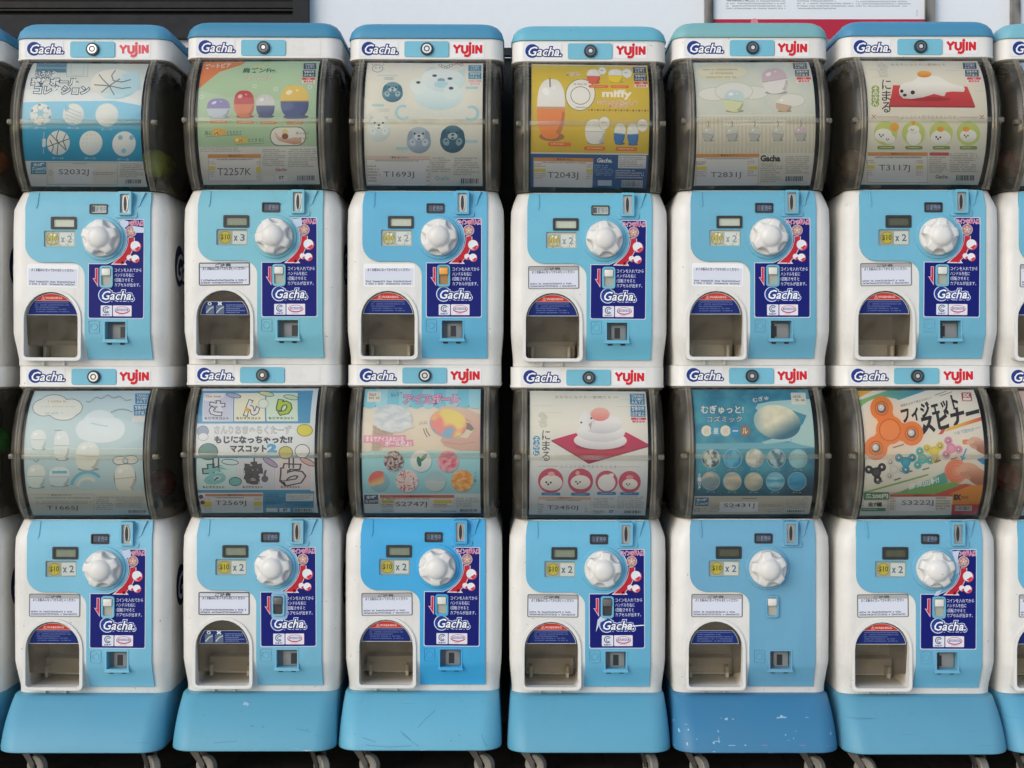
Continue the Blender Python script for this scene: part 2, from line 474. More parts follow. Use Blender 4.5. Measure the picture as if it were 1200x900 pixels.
def boolean_cut(me, cut):
    a = bpy.data.objects.new('shell_work', me); b = bpy.data.objects.new('cut_work', cut)
    COL.objects.link(a); COL.objects.link(b)
    md = a.modifiers.new('cut', 'BOOLEAN'); md.object = b; md.operation = 'DIFFERENCE'; md.solver = 'EXACT'
    try: md.material_mode = 'TRANSFER'
    except Exception: pass
    dg = bpy.context.evaluated_depsgraph_get()
    r = bpy.data.meshes.new_from_object(a.evaluated_get(dg))
    bpy.data.objects.remove(a); bpy.data.objects.remove(b)
    return r
def body_mesh():
    bm = bmesh.new()
    secs = []
    for y, x0, x1, r in ((222, -85, 85, 21), (227, -87, 87, 21), (236, -90, 90, 20), (244, -92, 92, 18), (262, -92.5, 92.5, 17), (330, -92.5, 92.5, 17), (388, -92, 92, 17), (396, -91.5, 91.5, 17), (407, -90.5, 90.5, 16), (419, -89.5, 89.5, 15), (427, -89.5, 89.5, 15)):
        secs.append((y, x0, x1, fdep(y), -215, r))
    loft(bm, secs)
    me = finish('body', bm, [WHITE, INNER], 0)
    c = bmesh.new()
    prism(c, arch(ARCH_R, 417), -85, 30, 1)
    box(c, 18.5, 46, 373, 396.5, -16, 30, 1)
    box(c, 16, 28.5, 311.5, 333.5, -9, 30, 1)
    cm = finish('cut', c, [WHITE, INNER], 0)
    r = boolean_cut(me, cm)
    r.name = 'body'
    r.polygons.foreach_set('use_smooth', [True] * len(r.polygons))
    r.set_sharp_from_angle(angle=R(32))
    return r
def panel_outline():
    p = []
    def arc(cx, cy, r, a0, a1, n=7):
        for i in range(n + 1):
            a = R(a0 + (a1 - a0) * i / n); p.append((cx + r * math.cos(a), cy + r * math.sin(a)))
    p.append((-70, 223)); p.append((72, 223)); p.append((73, 232)); p.append((73, 240)); p.append((73, 419)); p.append((-3.5, 419))
    arc(-3.5 - 16, 322, 16, 0, -90)
    arc(-73 + 20, 306 - 20, 20, 90, 180)
    p.append((-73, 240)); p.append((-72, 230))
    return p
def panel_mesh():
    bm = bmesh.new()
    es = []
    loops = [panel_outline()]
    for h, r in ((HOLE_LCD, 1.5), (HOLE_PRICE, 1.5), (HOLE_STAT, 1.5), (HOLE_SLIDE, 3), (HOLE_RET, 1)):
        loops.append(rrect(h[0], h[1], h[2], h[3], r, 3))
    for lp in loops:
        vs = [bm.verts.new((x, y, 0)) for x, y in lp]
        for i in range(len(vs)): es.append(bm.edges.new((vs[i], vs[(i + 1) % len(vs)])))
    bmesh.ops.triangle_fill(bm, edges=es, use_beauty=True, use_dissolve=False)
    for y in (226, 232, 242, 390, 397, 404, 411, 418):
        bmesh.ops.bisect_plane(bm, geom=bm.verts[:] + bm.edges[:] + bm.faces[:], plane_co=(0, y, 0), plane_no=(0, 1, 0))
    bd = [e for e in bm.edges if e.is_boundary]
    for e in bd:
        a, b = e.verts
        va, vb = [bm.verts.new((v.co.x, v.co.y, -3.0)) for v in (a, b)]
        bm.faces.new((a, b, vb, va))
    bmesh.ops.remove_doubles(bm, verts=bm.verts[:], dist=0.001)
    for v in bm.verts: v.co = loc3(v.co.x, v.co.y, fdep(v.co.y) + 2.2 + v.co.z)
    return finish('control_panel', bm, WHITE, 30)
PAN = 2.2
# ------------------------------------------------------------------ logo drawings
def gacha_logo(a, x0, y0, x1, y1, white=(238, 240, 242), dark=(36, 58, 132), rim=None):
    w_, h_ = x1 - x0, y1 - y0
    X = lambda u: x0 + w_ * u
    Y = lambda v: y0 + h_ * v
    if rim:
        a.disc(X(0.2), Y(0.5), w_ * 0.215, h_ * 0.56, rim, 22)
        a.text('Gacha.', X(0.1), Y(0.2), X(0.98), Y(0.84), rim, 0.15, 0.28)
    a.disc(X(0.2), Y(0.5), w_ * 0.19, h_ * 0.5, dark, 22)
    a.text('Gacha.', X(0.1), Y(0.2), X(0.98), Y(0.84), white, 0.012, 0.28, out=[(dark, 0.10)])
def yujin(a, x0, y0, x1, y1, col=(205, 38, 50)):
    """five rounded capitals, the J with a dot and a tail below the line"""
    w_, h_ = x1 - x0, y1 - y0
    P = lambda u, v: (x0 + w_ * u, y0 + h_ * v)
    t = w_ * 0.085
    def st(pts, close=False):
        a.stroke([P(*p) for p in pts], t, col)
    st([(0.04, 0.22), (0.13, 0.46), (0.13, 0.74)]); st([(0.24, 0.22), (0.13, 0.46)])
    st([(0.31, 0.24), (0.31, 0.60), (0.345, 0.71), (0.395, 0.74), (0.445, 0.71), (0.48, 0.60), (0.48, 0.24)])
    st([(0.575, 0.24), (0.575, 0.78), (0.54, 0.92), (0.48, 0.97), (0.40, 0.94)]); a.disc(*P(0.58, 0.08), t * 0.62, None, col, 12)
    st([(0.685, 0.22), (0.685, 0.76)])
    st([(0.79, 0.76), (0.79, 0.24), (0.95, 0.72), (0.95, 0.22)])

# ------------------------------------------------------------------ posters; frames are the poster's own corners in each drawing
POST = {}
BLK = (48, 48, 50); GRY = (120, 122, 120)
def poster(x0, y0, x1, y1, bow, seed):
    return Art((x0, y0, x1, y1), (PX0, PY0, PX1, PY1), bow, 4.0, 1.8, seed)
def age_badge(a, x0, y0, w_, dx=4, navy=(44, 62, 84), red=(196, 58, 62), h=36):
    a.rect(x0, y0, x0 + w_, y0 + h, navy)
    for i, t in enumerate(('TAKARA', 'TOMY', 'A.R.T.S')): a.text(t, x0 + 8, y0 + 4 + i * (h - 6) / 3, x0 + w_ - 8, y0 + 1 + (i + 1) * (h - 6) / 3, (215, 218, 215), 0.02, res=1)
    y = y0 + h + 5
    a.rect(x0 + dx, y, x0 + dx + w_, y + h, navy)
    a.text('対象年齢', x0 + dx + 6, y + 3, x0 + dx + w_ - 6, y + h * 0.46, (215, 218, 215), 0.015, res=1)
    a.text('15才以上', x0 + dx + 6, y + h * 0.54, x0 + dx + w_ - 6, y + h - 3, (215, 218, 215), 0.015, res=1)
    y += h + 4
    a.rect(x0 + 2 * dx, y, x0 + 2 * dx + w_, y + 12, red); a.rect(x0 + 2 * dx, y + 12, x0 + 2 * dx + w_, y + 28, (225, 222, 215))
    a.text('1回', x0 + 2 * dx + w_ * 0.35, y + 2, x0 + 2 * dx + w_ * 0.65, y + 11, (235, 230, 225), 0, res=1)
    a.text('¥300', x0 + 2 * dx + 6, y + 14, x0 + 2 * dx + w_ - 6, y + 26, red, 0.04, res=1)
def footer(a, code, cb, bar, box_, fine, barcode, bg=None, barcol=(196, 122, 62), boxcol=(216, 216, 212), yel=(), patch=None, fcol=(130, 130, 126)):
    if bg: a.rect(*bg)
    if box_: a.rect(*box_, boxcol); a.frame(*box_, 2, (150, 148, 142))
    if bar:
        a.rect(*bar, barcol)
        a.text('！警告(あぶない)', bar[0] + (bar[2] - bar[0]) * 0.36, bar[1] + 2, bar[0] + (bar[2] - bar[0]) * 0.66, bar[3] - 2, (50, 40, 36), 0.01, res=1)
        a.dashes(bar[0] + 40, bar[3] + 4, bar[2] - 30, bar[3] + 11, 1, (110, 105, 100), 0.8, 14)
    for q in yel:
        a.rect(*q, (205, 190, 70)); a.dashes(q[0], q[1] - 22, q[2], q[1] - 4, 2, (170, 130, 120)); a.dashes(q[0], q[3] + 4, q[2], q[3] + 30, 3, (150, 140, 150))
    if patch: a.rect(*patch, (214, 218, 220))
    a.text(code, *cb, (70, 70, 72), 0.0)
    for q in fine: a.dashes(*q[:4], q[4], fcol)
    if barcode: a.bars(*barcode)
def blob(a, cx, cy, rx, ry, col, line=None, t=4, rot=0, n=26):
    if line: a.disc(cx, cy, rx + t, ry + t, line, n, rot)
    a.disc(cx, cy, rx, ry, col, n, rot)

def pill(a, x, y, rx, ry, top, bot, split=0.5, rot=0, line=None):
    """a plain two-tone toy capsule, printed"""
    ca, sa = math.cos(R(rot)), math.sin(R(rot))
    T = lambda px, py: (x + px * ca - py * sa, y + px * sa + py * ca)
    def half(sgn, k=1.0):
        pts = []
        for i in range(15):
            an = R(180 * i / 14); e = 0.78
            pts.append(T(rx * k * math.copysign(abs(math.cos(an)) ** e, math.cos(an)), sgn * ry * k * math.sin(an) ** e))
        return pts
    a.disc(x + rx * 0.08, y + ry * 0.92, rx * 0.9, ry * 0.14, mixc(bot, (70, 70, 70), 0.55), 18)
    if line: a.poly([T(rx * 1.08 * math.cos(R(15 * i)), ry * 1.06 * math.sin(R(15 * i))) for i in range(24)], line)
    a.poly(half(-1), top); a.poly(half(1), bot)
    a.poly([T(rx * 0.98 * math.copysign(abs(math.cos(R(t))) ** 0.78, math.cos(R(t))), ry * abs(math.sin(R(t))) ** 0.78) for t in range(4, 64, 6)] + [T(rx * 0.80 * math.cos(R(t)), ry * 0.86 * math.sin(R(t))) for t in range(64, 4, -6)], mixc(bot, (50, 50, 60), 0.3))
    a.stroke([T(-rx * 0.99, 0), T(rx * 0.99, 0)], max(3, ry * 0.07), mixc(mixc(top, bot, 0.5), (60, 60, 60), 0.3), False)
    a.disc(*T(-rx * 0.38, -ry * 0.55), rx * 0.24, ry * 0.14, mixc(top, (255, 255, 255), 0.6), 12, rot - 25)
    a.disc(*T(rx * 0.2, -ry * 0.68), rx * 0.09, ry * 0.06, mixc(top, (255, 255, 255), 0.5), 10, rot)
def p_balls():
    a = poster(135, 280, 690, 858, -45, 1)
    a.grid(60, 270, 760, 500, 1, 6, lambda x, y: mixc((188, 196, 182), (224, 228, 226), (y - 290) / 170))
    a.rect(152, 280, 297, 335, (74, 112, 128)); a.frame(297, 282, 400, 358, 3, (150, 164, 158)); a.frame(318, 282, 380, 350, 2, (160, 172, 166))
    a.poly([(60, 490), (200, 484), (520, 478), (700, 510), (760, 520), (760, 570), (60, 570)], (112, 186, 224))  # paler blue above the drum seam: sky reflection painted into the print
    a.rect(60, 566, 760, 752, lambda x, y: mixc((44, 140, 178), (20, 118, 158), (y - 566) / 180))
    o = [((40, 70, 92), 0.12)]
    a.text('いろんな', 152, 325, 252, 358, (236, 234, 220), 0.03, 0.1, o)
    a.text('球技ボール', 132, 366, 350, 405, (236, 236, 224), 0.035, 0.12, o)
    a.text('コレクション', 146, 408, 404, 446, (236, 238, 232), 0.035, 0.16, o)
    a.disc(525, 392, 112, 78, lambda x, y: mixc((232, 226, 206), (150, 198, 216), (x - 500 + (y - 380) * 0.8) / 150), 30, 0, 5)
    a.poly([(560, 345), (640, 330), (650, 420), (600, 440), (545, 460), (470, 468), (520, 440), (590, 400)], (168, 208, 220))
    for st in ([(462, 438), (500, 405), (550, 368)], [(452, 345), (470, 372), (500, 405), (522, 450)], [(430, 400), (470, 402), (500, 405), (560, 418), (600, 412)], [(530, 320), (512, 350), (520, 378), (560, 385), (602, 372)]):
        a.stroke(st, 5, (96, 104, 112))
    W = (226, 226, 214)
    for x, y, r in ((178, 543, 50), (330, 543, 50), (487, 545, 54), (262, 672, 54), (415, 672, 54), (570, 675, 55)):
        a.disc(x, y, r, None, lambda px, py, x=x, y=y, r=r: mixc(W, (190, 200, 200), ((px - x) * 0.5 + (py - y)) / r - 0.2), 26, 0, 3)
        a.text('ボール', x - 28, y + r + 8, x + 28, y + r + 18, (180, 205, 214), 0, res=1)
    for k in range(6):
        an = R(60 * k + 20); a.disc(178 + 44 * math.cos(an), 543 + 44 * math.sin(an), 9, 6, (112, 128, 132), 6, 60 * k + 110)
    a.disc(176, 537, 17, None, (122, 176, 206), 6)
    for k in range(6):
        an = R(60 * k); a.stroke([(176 + 17 * math.cos(an), 537 + 17 * math.sin(an)), (177 + 36 * math.cos(an), 540 + 36 * math.sin(an))], 3, (140, 154, 156))
    for k in (-22, -4, 14, 30): a.stroke([(292, 530 + k), (368, 560 + k * 0.9)], 3, (158, 170, 172))
    a.poly([(285, 508), (305, 498), (312, 520), (292, 530)], (120, 176, 206)); a.poly([(300, 578), (330, 580), (345, 590), (315, 592)], (120, 176, 206))
    for st in ([(225, 634), (262, 672), (300, 705)], [(212, 690), (262, 672), (312, 655)], [(262, 618), (252, 650), (262, 672), (258, 726)], [(232, 715), (240, 690), (222, 660)], [(296, 634), (284, 664), (300, 700)]):
        a.stroke(st, 4, (66, 72, 76))
    for i in range(5):
        for j in range(5):
            if (i - 2) ** 2 + (j - 2) ** 2 < 7: a.disc(378 + i * 18, 636 + j * 18, 5, None, (206, 212, 204), 8)
    for x, y in ((552, 648), (604, 648), (570, 706)): a.disc(x, y, 11, None, (112, 160, 186), 12)
    a.stroke([(194, 625), (194, 720)], 2, (200, 214, 220)); a.rect(187, 655, 203, 690, (210, 216, 214))
    a.rect(60, 752, 760, 860, (208, 208, 198))
    a.rect(135, 756, 208, 808, (44, 118, 150)); a.text('全6種', 146, 760, 198, 774, (225, 230, 228), 0.03); a.text('各200円', 140, 778, 204, 792, (225, 230, 228), 0.03); a.dashes(142, 796, 202, 806, 1, (200, 210, 210))
    footer(a, 'S2032J', (268, 786, 410, 815), None, (212, 757, 548, 852), [(220, 790, 245, 815, 3), (425, 798, 540, 812, 2), (556, 760, 670, 822, 8), (330, 760, 400, 768, 1)], (585, 828, 662, 844), patch=(245, 778, 432, 845), boxcol=(204, 202, 190))
    return a
def p_shoulder():
    a = poster(125, 280, 660, 850, -24, 2)
    a.rect(40, 270, 720, 700, lambda x, y: mixc((162, 190, 150), (140, 172, 134), (y - 280) / 400))
    a.poly([(40, 270), (330, 270), (300, 300), (200, 340), (110, 425), (40, 430)], (204, 108, 62))
    a.text('ズートピア', 132, 292, 250, 318, (232, 224, 210), 0.03, 0.15, rot=4)
    a.rect(352, 306, 408, 313, (222, 200, 90))
    a.text('肩ズンFig.', 305, 318, 458, 350, (52, 84, 70), 0.03, 0.1)
    a.text('ズートピア', 322, 365, 438, 385, (226, 224, 200), 0.02, 0.1, [((150, 80, 66), 0.07)])
    age_badge(a, 584, 292, 58, -4)
    pill(a, 196, 520, 52, 46, (116, 108, 160), (172, 184, 200)); pill(a, 312, 500, 46, 64, (172, 58, 60), (200, 104, 70)); pill(a, 408, 510, 42, 54, (190, 188, 186), (62, 70, 104)); pill(a, 540, 490, 64, 78, (216, 174, 84), (58, 70, 112))
    for x, y in ((118, 466), (360, 415), (455, 430), (610, 420)): a.ring(x, y, 10, 3, (206, 216, 196), 10)
    for x0, x1, y in ((157, 236, 582), (277, 356, 585), (384, 460, 587), (502, 578, 589)):
        a.rect(x0, y - 7, x1, y + 7, (206, 118, 74), 6); a.dashes(x0 + 10, y - 3, x1 - 10, y + 4, 1, (236, 214, 190))
    a.text('肩に', 134, 622, 168, 642, (60, 66, 60)); a.rect(168, 614, 230, 644, (226, 150, 60), 10); a.text('ズン!', 178, 620, 222, 640, (232, 224, 120), 0.03, 0.1, [((150, 70, 40), 0.08)]); a.text('ともたれて', 234, 622, 302, 640, (60, 66, 60))
    a.stroke([(140, 648), (300, 640)], 2, (90, 110, 96))
    a.rect(266, 650, 326, 676, (222, 160, 50), 10); a.text('肩ズン', 272, 654, 320, 672, (236, 228, 130), 0.03, 0.1, [((150, 80, 40), 0.08)]); a.text('ととき めく', 332, 655, 402, 673, (60, 66, 60)); a.stroke([(275, 682), (402, 678)], 2, (90, 110, 96))
    a.rect(428, 605, 592, 690, (78, 96, 80), 38); a.rect(432, 609, 588, 686, (214, 212, 200), 36)
    a.poly([(447, 630), (458, 632), (470, 650), (500, 660), (540, 652), (570, 655), (572, 680), (540, 684), (500, 676), (470, 668), (455, 652)], lambda x, y: mixc((212, 168, 146), (168, 116, 96), (y - 640) / 44))
    a.disc(496, 628, 14, 12, (220, 186, 110), 14); a.disc(497, 648, 15, 13, (110, 66, 50), 14)
    a.text('手のひら', 545, 628, 605, 642, (70, 60, 60), 0, res=1); a.text('サイズ', 560, 650, 602, 664, (150, 70, 60), 0, res=1)
    footer(a, 'T2257K', (190, 782, 345, 812), (148, 724, 388, 739), (150, 739, 385, 836), [(112, 694, 300, 716, 3), (200, 745, 330, 752, 1), (395, 702, 500, 778, 9), (512, 702, 642, 782, 9)], (555, 814, 635, 834), bg=(40, 692, 720, 860, (200, 200, 190)), yel=((153, 774, 182, 791), (368, 777, 388, 802)))
    a.text('Gacha', 455, 782, 505, 795, (150, 50, 50), 0.02, 0.3); a.rect(400, 815, 445, 836, (214, 214, 208)); a.rect(455, 812, 510, 838, (214, 214, 208)); a.text('ST', 472, 816, 494, 828, BLK, 0.03)
    return a
def pup(a, x, y, r, c, d, white=False):
    a.disc(x, y + r * 0.25, r * 0.98, r * 0.9, lambda px, py: mixc(c, d, (py - y) / r * 0.7 + (px - x) / r * 0.3 + 0.1), 24, 0, 4)
    if white:
        for s_ in (-1, 1): a.poly([(x + s_ * r * 0.25, y - r * 0.75), (x + s_ * r * 0.72, y - r * 1.0), (x + s_ * r * 0.8, y - r * 0.35)], d)
    a.disc(x, y - r * 0.3, r * 0.78, r * 0.62, lambda px, py: mixc(c, d, (py - y) / r * 0.6 + 0.35), 22, 0, 3)
    if not white:
        for s_ in (-1, 1): a.disc(x + s_ * r * 0.7, y - r * 0.22, r * 0.2, r * 0.42, mixc(c, d, 0.8), 16, s_ * -14)
    a.disc(x, y - r * 0.1, r * 0.38, r * 0.26, mixc(c, (225, 228, 222), 0.6), 14); a.disc(x, y + r * 0.05, r * 0.14, r * 0.07, mixc(d, (40, 40, 44), 0.5), 10)
    for k in range(7): an = k * 0.9; a.stroke([(x + r * 0.5 * math.cos(an), y + r * 0.6 + r * 0.3 * math.sin(an)), (x + r * 0.6 * math.cos(an + 0.5), y + r * 0.62 + r * 0.34 * math.sin(an + 0.5))], max(2, r * 0.05), mixc(c, d, 0.7))
    for s_ in (-1, 1):
        a.disc(x + s_ * r * 0.34, y - r * 0.38, r * 0.09, None, (40, 48, 54), 10)
        a.disc(x + s_ * r * 0.5, y + r * 0.32, r * 0.24, r * 0.3, mixc(c, (232, 232, 226), 0.35), 12, s_ * 25)
        a.disc(x + s_ * r * 0.5, y + r * 0.26, r * 0.1, r * 0.08, d, 8)
    a.disc(x, y - r * 0.2, r * 0.12, r * 0.09, (50, 58, 64), 10)
def p_puppies():
    a = poster(118, 288, 646, 852, -6, 3)
    a.grid(60, 280, 700, 860, 2, 8, lambda x, y: mixc((222, 216, 196), (206, 204, 188), (y - 300) / 500))
    a.disc(166, 322, 26, 22, GRY, 16); a.disc(166, 322, 23, 19, (216, 212, 194), 16); a.text('わんころ', 138, 292, 196, 304, GRY); a.disc(158, 318, 4, None, GRY, 8); a.disc(175, 318, 4, None, GRY, 8)
    for k in range(9): a.ring(450 + k * 12, 300 + 14 * math.sin(k * 0.75), 9, 3, (128, 134, 136), 10)
    a.disc(445, 462, 112, 66, lambda x, y: mixc((216, 228, 224), (168, 200, 206), (y - 420) / 110), 30, 0, 5)
    for s_, q in ((1, [(385, 335), (405, 308), (440, 322)]), (1, [(520, 340), (562, 322), (560, 375)])): a.poly(q, (178, 204, 206))
    a.disc(465, 382, 98, 62, lambda x, y: mixc((222, 230, 224), (184, 210, 212), (y - 350) / 100 + (x - 440) / 300), 30, 6, 5)
    a.disc(425, 360, 11, 7, (70, 78, 82), 12); a.disc(495, 375, 12, 7, (70, 78, 82), 12); a.disc(455, 383, 17, 10, (112, 140, 152), 14); a.disc(455, 405, 32, 18, (160, 196, 206), 16)
    a.disc(350, 415, 34, 42, (214, 226, 222), 18, -15); a.disc(352, 396, 10, 7, (60, 66, 70), 10); a.disc(502, 440, 36, 40, (204, 220, 218), 18, 10); a.disc(500, 424, 11, 8, (60, 66, 70), 10)
    a.rect(165, 356, 258, 364, (176, 198, 194)); a.rect(145, 502, 200, 513, (150, 190, 198), 4)
    for k in range(4): a.ring(205 + k * 10, 376, 8, 3, (150, 158, 156), 8); a.ring(185 + k * 11, 530, 8, 3, (176, 182, 178), 8); a.ring(320 + k * 8, 580, 8, 3, (176, 182, 178), 8); a.ring(520 + k * 9, 575, 8, 3, (176, 182, 178), 8)
    pup(a, 237, 438, 48, (88, 128, 142), (48, 88, 104)); pup(a, 178, 608, 54, (214, 224, 220), (168, 190, 192), True); pup(a, 357, 655, 56, (150, 166, 182), (110, 128, 150)); pup(a, 508, 650, 58, (44, 88, 108), (30, 66, 86))
    a.ring(285, 540, 36, 12, (140, 190, 206), 14, 40, 300); a.ring(590, 542, 36, 12, (140, 190, 206), 14, -120, 140)
    a.text('ころりんわんこ', 310, 528, 560, 556, (222, 222, 210), 0.03, 0.05, [((150, 184, 196), 0.06)])
    for q in ((565, 415, 620, 428), (565, 660, 620, 674), (255, 692, 310, 706)): a.rect(*q, (150, 188, 196), 4)
    age_badge(a, 578, 300, 58, 0, (60, 118, 140), (214, 160, 146))
    footer(a, 'T1693J', (197, 795, 335, 823), (120, 730, 408, 744), (120, 744, 408, 850), [(124, 770, 182, 842, 6), (390, 770, 404, 842, 5), (414, 735, 500, 800, 7), (512, 735, 630, 812, 8)], (548, 822, 628, 842), bg=(60, 728, 720, 860, (206, 206, 194)), barcol=(214, 176, 160), patch=(185, 765, 386, 850))
    a.text('Qualia', 430, 812, 492, 832, (80, 150, 180), 0.0, 0.1)
    return a
def p_yellow():
    a = poster(135, 298, 655, 858, 3, 4)
    a.rect(60, 290, 720, 722, lambda x, y: mixc((198, 166, 56), (188, 156, 46), (y - 300) / 400))
    a.rect(60, 290, 720, 305, (220, 208, 170))
    for k in range(22): a.disc(392 + k * 13, 528, 5 if k % 2 else 4, None, (112, 84, 30) if k % 2 else (150, 112, 40), 8)
    a.text('miffy', 452, 432, 577, 476, (236, 232, 214), 0.04)
    a.text('ミッフィーといっしょ', 430, 482, 600, 500, (160, 50, 66), 0.02, 0, [((232, 224, 200), 0.1)])
    a.text('マスコット', 478, 499, 560, 515, (160, 50, 66), 0.02, 0, [((232, 224, 200), 0.1)])
    a.text('めじるし', 290, 345, 352, 362, (90, 60, 50), 0.0, 0, [((226, 220, 196), 0.12)], 8)
    pill(a, 225, 520, 62, 140, (222, 222, 216), (220, 116, 56)); a.stroke([(218, 375), (220, 420)], 7, (120, 112, 104))
    a.disc(354, 455, 66, 78, (96, 90, 78), 30, 12); a.disc(354, 455, 63, 75, (228, 226, 214), 30, 12); a.ring(354, 460, 44, 3, (90, 88, 86), 26); a.dashes(325, 402, 385, 412, 1, (90, 88, 86)); a.dashes(330, 514, 390, 522, 1, (90, 88, 86))
    pill(a, 412, 362, 30, 38, (222, 222, 216), (206, 84, 64)); pill(a, 512, 358, 34, 36, (222, 222, 216), (224, 190, 44)); pill(a, 420, 624, 44, 54, (222, 222, 216), (206, 208, 204)); pill(a, 528, 632, 25, 46, (222, 222, 216), (50, 98, 160), 0.5, 6); pill(a, 586, 634, 25, 46, (222, 222, 216), (50, 98, 160), 0.5, -4)
    for x, y, r_ in ((452, 332, 20), (562, 344, 24), (460, 586, 26), (628, 594, 26)): a.disc(x, y, r_, r_ * 1.15, (150, 140, 110), 18); a.disc(x, y, r_ - 2, r_ * 1.15 - 2, (226, 223, 212), 18); a.dashes(x - r_ * 0.5, y - 5, x + r_ * 0.5, y + 5, 1, (120, 116, 104))
    for q in ((390, 408, 478, 422), (487, 408, 570, 421), (214, 672, 316, 690), (372, 688, 466, 705), (512, 689, 608, 706)): a.rect(*q, (206, 92, 46), 6); a.dashes(q[0] + 12, q[1] + 5, q[2] - 12, q[3] - 4, 1, (236, 200, 170))
    age_badge(a, 590, 308, 58, 2)
    a.rect(60, 720, 720, 870, (36, 74, 124)); a.rect(60, 716, 720, 722, (206, 206, 196))
    footer(a, 'T2043J', (213, 797, 350, 828), (150, 738, 415, 752), (150, 752, 415, 862), [(420, 765, 505, 812, 6)], (548, 830, 634, 852), patch=(205, 780, 383, 862), yel=((152, 784, 205, 798), (385, 784, 412, 798)), fcol=(120, 160, 200))
    a.text('Gacha.', 432, 738, 498, 755, (225, 228, 228), 0.04, 0.25); a.rect(525, 725, 648, 778, (206, 208, 206)); a.dashes(530, 730, 644, 776, 6, (110, 116, 124)); a.rect(438, 828, 500, 850, (170, 196, 214)); a.dashes(515, 785, 640, 822, 4, (190, 200, 210))
    return a
def p_pale():
    a = poster(153, 282, 690, 845, 18, 5)
    a.grid(100, 270, 760, 552, 12, 8, lambda x, y: mixc((196, 198, 178), (178, 188, 178), 0.5 + 0.5 * math.sin(x * 0.05) * math.cos(y * 0.045)))
    q = [[(x, 550), (x + 9, 550), (x + 9, 712), (x, 712)] for x in range(100, 760, 18)]
    a.rect(100, 550, 760, 715, (200, 194, 172)); a.add(q, (184, 176, 154)); a.rect(100, 545, 760, 552, (206, 204, 190))
    a.disc(290, 335, 118, 44, (196, 190, 150), 26); a.disc(290, 335, 112, 38, (206, 202, 172), 26)
    for x, y, w_ in ((290, 325, 180), (290, 345, 110), (290, 366, 150)): a.dashes(x - w_ / 2, y - 6, x + w_ / 2, y + 6, 1, (160, 138, 92), 0.8, 12)
    for x, y, rx, ry in ((250, 448, 70, 30), (430, 442, 66, 30), (340, 436, 84, 44), (600, 480, 60, 30)): blob(a, x, y, rx, ry, (206, 206, 196), (168, 166, 150), 3)
    pill(a, 340, 480, 46, 52, (172, 194, 198), (196, 200, 146), 0.5, 8); pill(a, 528, 382, 58, 66, (182, 158, 164), (212, 208, 202), 0.5, -10); pill(a, 566, 500, 36, 32, (210, 206, 190), (180, 148, 120), 0.5, 12)
    for k in range(26): a.disc(170 + (k * 83) % 500, 300 + (k * 57) % 240, 3, None, (214, 212, 194), 8)
    a.rect(290, 568, 576, 592, (212, 210, 196), 11)
    for k in range(22): a.disc(303 + k * 12, 580 + 3 * math.sin(k * 0.5), 4, None, (168, 166, 156), 8)
    for x in (222, 330, 432, 537, 640):
        a.stroke([(x, 572), (x + 3, 590), (x - 3, 602)], 4, (120, 116, 104)); pill(a, x, 630, 25, 30, (182, 184, 174) if x != 640 else (190, 166, 176), (160, 162, 156), 0.5, (x % 7 - 3) * 4, (150, 146, 132)); a.rect(x - 38, 668, x + 38, 684, (186, 182, 164), 7)
    age_badge(a, 616, 286, 64, 6, (70, 74, 78))
    footer(a, 'T2831J', (232, 790, 370, 817), (163, 714, 453, 728), (163, 728, 450, 845), [(165, 750, 212, 762, 2), (460, 755, 560, 835, 9), (572, 725, 680, 800, 9)], (574, 808, 655, 828), bg=(100, 712, 760, 860, (204, 202, 186)), yel=((164, 766, 214, 780), (400, 766, 445, 780)), patch=(214, 765, 398, 830))
    a.text('Gacha', 460, 722, 547, 746, BLK, 0.05)
    return a
SEAL = [(345, 425), (352, 402), (375, 388), (405, 384), (432, 360), (478, 346), (530, 360), (585, 395), (640, 408), (646, 420), (640, 434), (590, 432), (560, 436), (552, 455), (536, 452), (505, 444), (455, 460), (400, 468), (365, 466), (348, 448)]
def mochi_face(a, x, y, r, c=(226, 224, 216)):
    a.disc(x, y, r, r * 0.72, lambda px, py: mixc(c, (180, 180, 174), (py - y) / r * 0.8), 20, 0, 3)
    a.disc(x - r * 0.45, y - r * 0.05, r * 0.1, None, BLK, 8); a.disc(x - r * 0.05, y - r * 0.02, r * 0.1, None, BLK, 8); a.disc(x - r * 0.28, y + r * 0.14, r * 0.1, None, BLK, 8)
def nimaru_common(a, num, pill, dcol, xo=0, yo=0):
    a.vtext('もち', 250 + xo, 284 + yo, 290 + xo, 360 + yo, (206, 202, 184), 0.02, [((150, 146, 132), 0.055)])
    a.vtext('にまる', 268 + xo, 372 + yo, 308 + xo, 534 + yo, (44, 40, 40), 0.008)
    n = len(num)
    for k in range(n + 1): a.disc(238 + xo, 418 + yo + k * 72 / n, 18, 15, pill, 14)
    a.vtext(num, 227 + xo, 408 + yo, 249 + xo, 500 + yo, (226, 222, 206), 0.02)
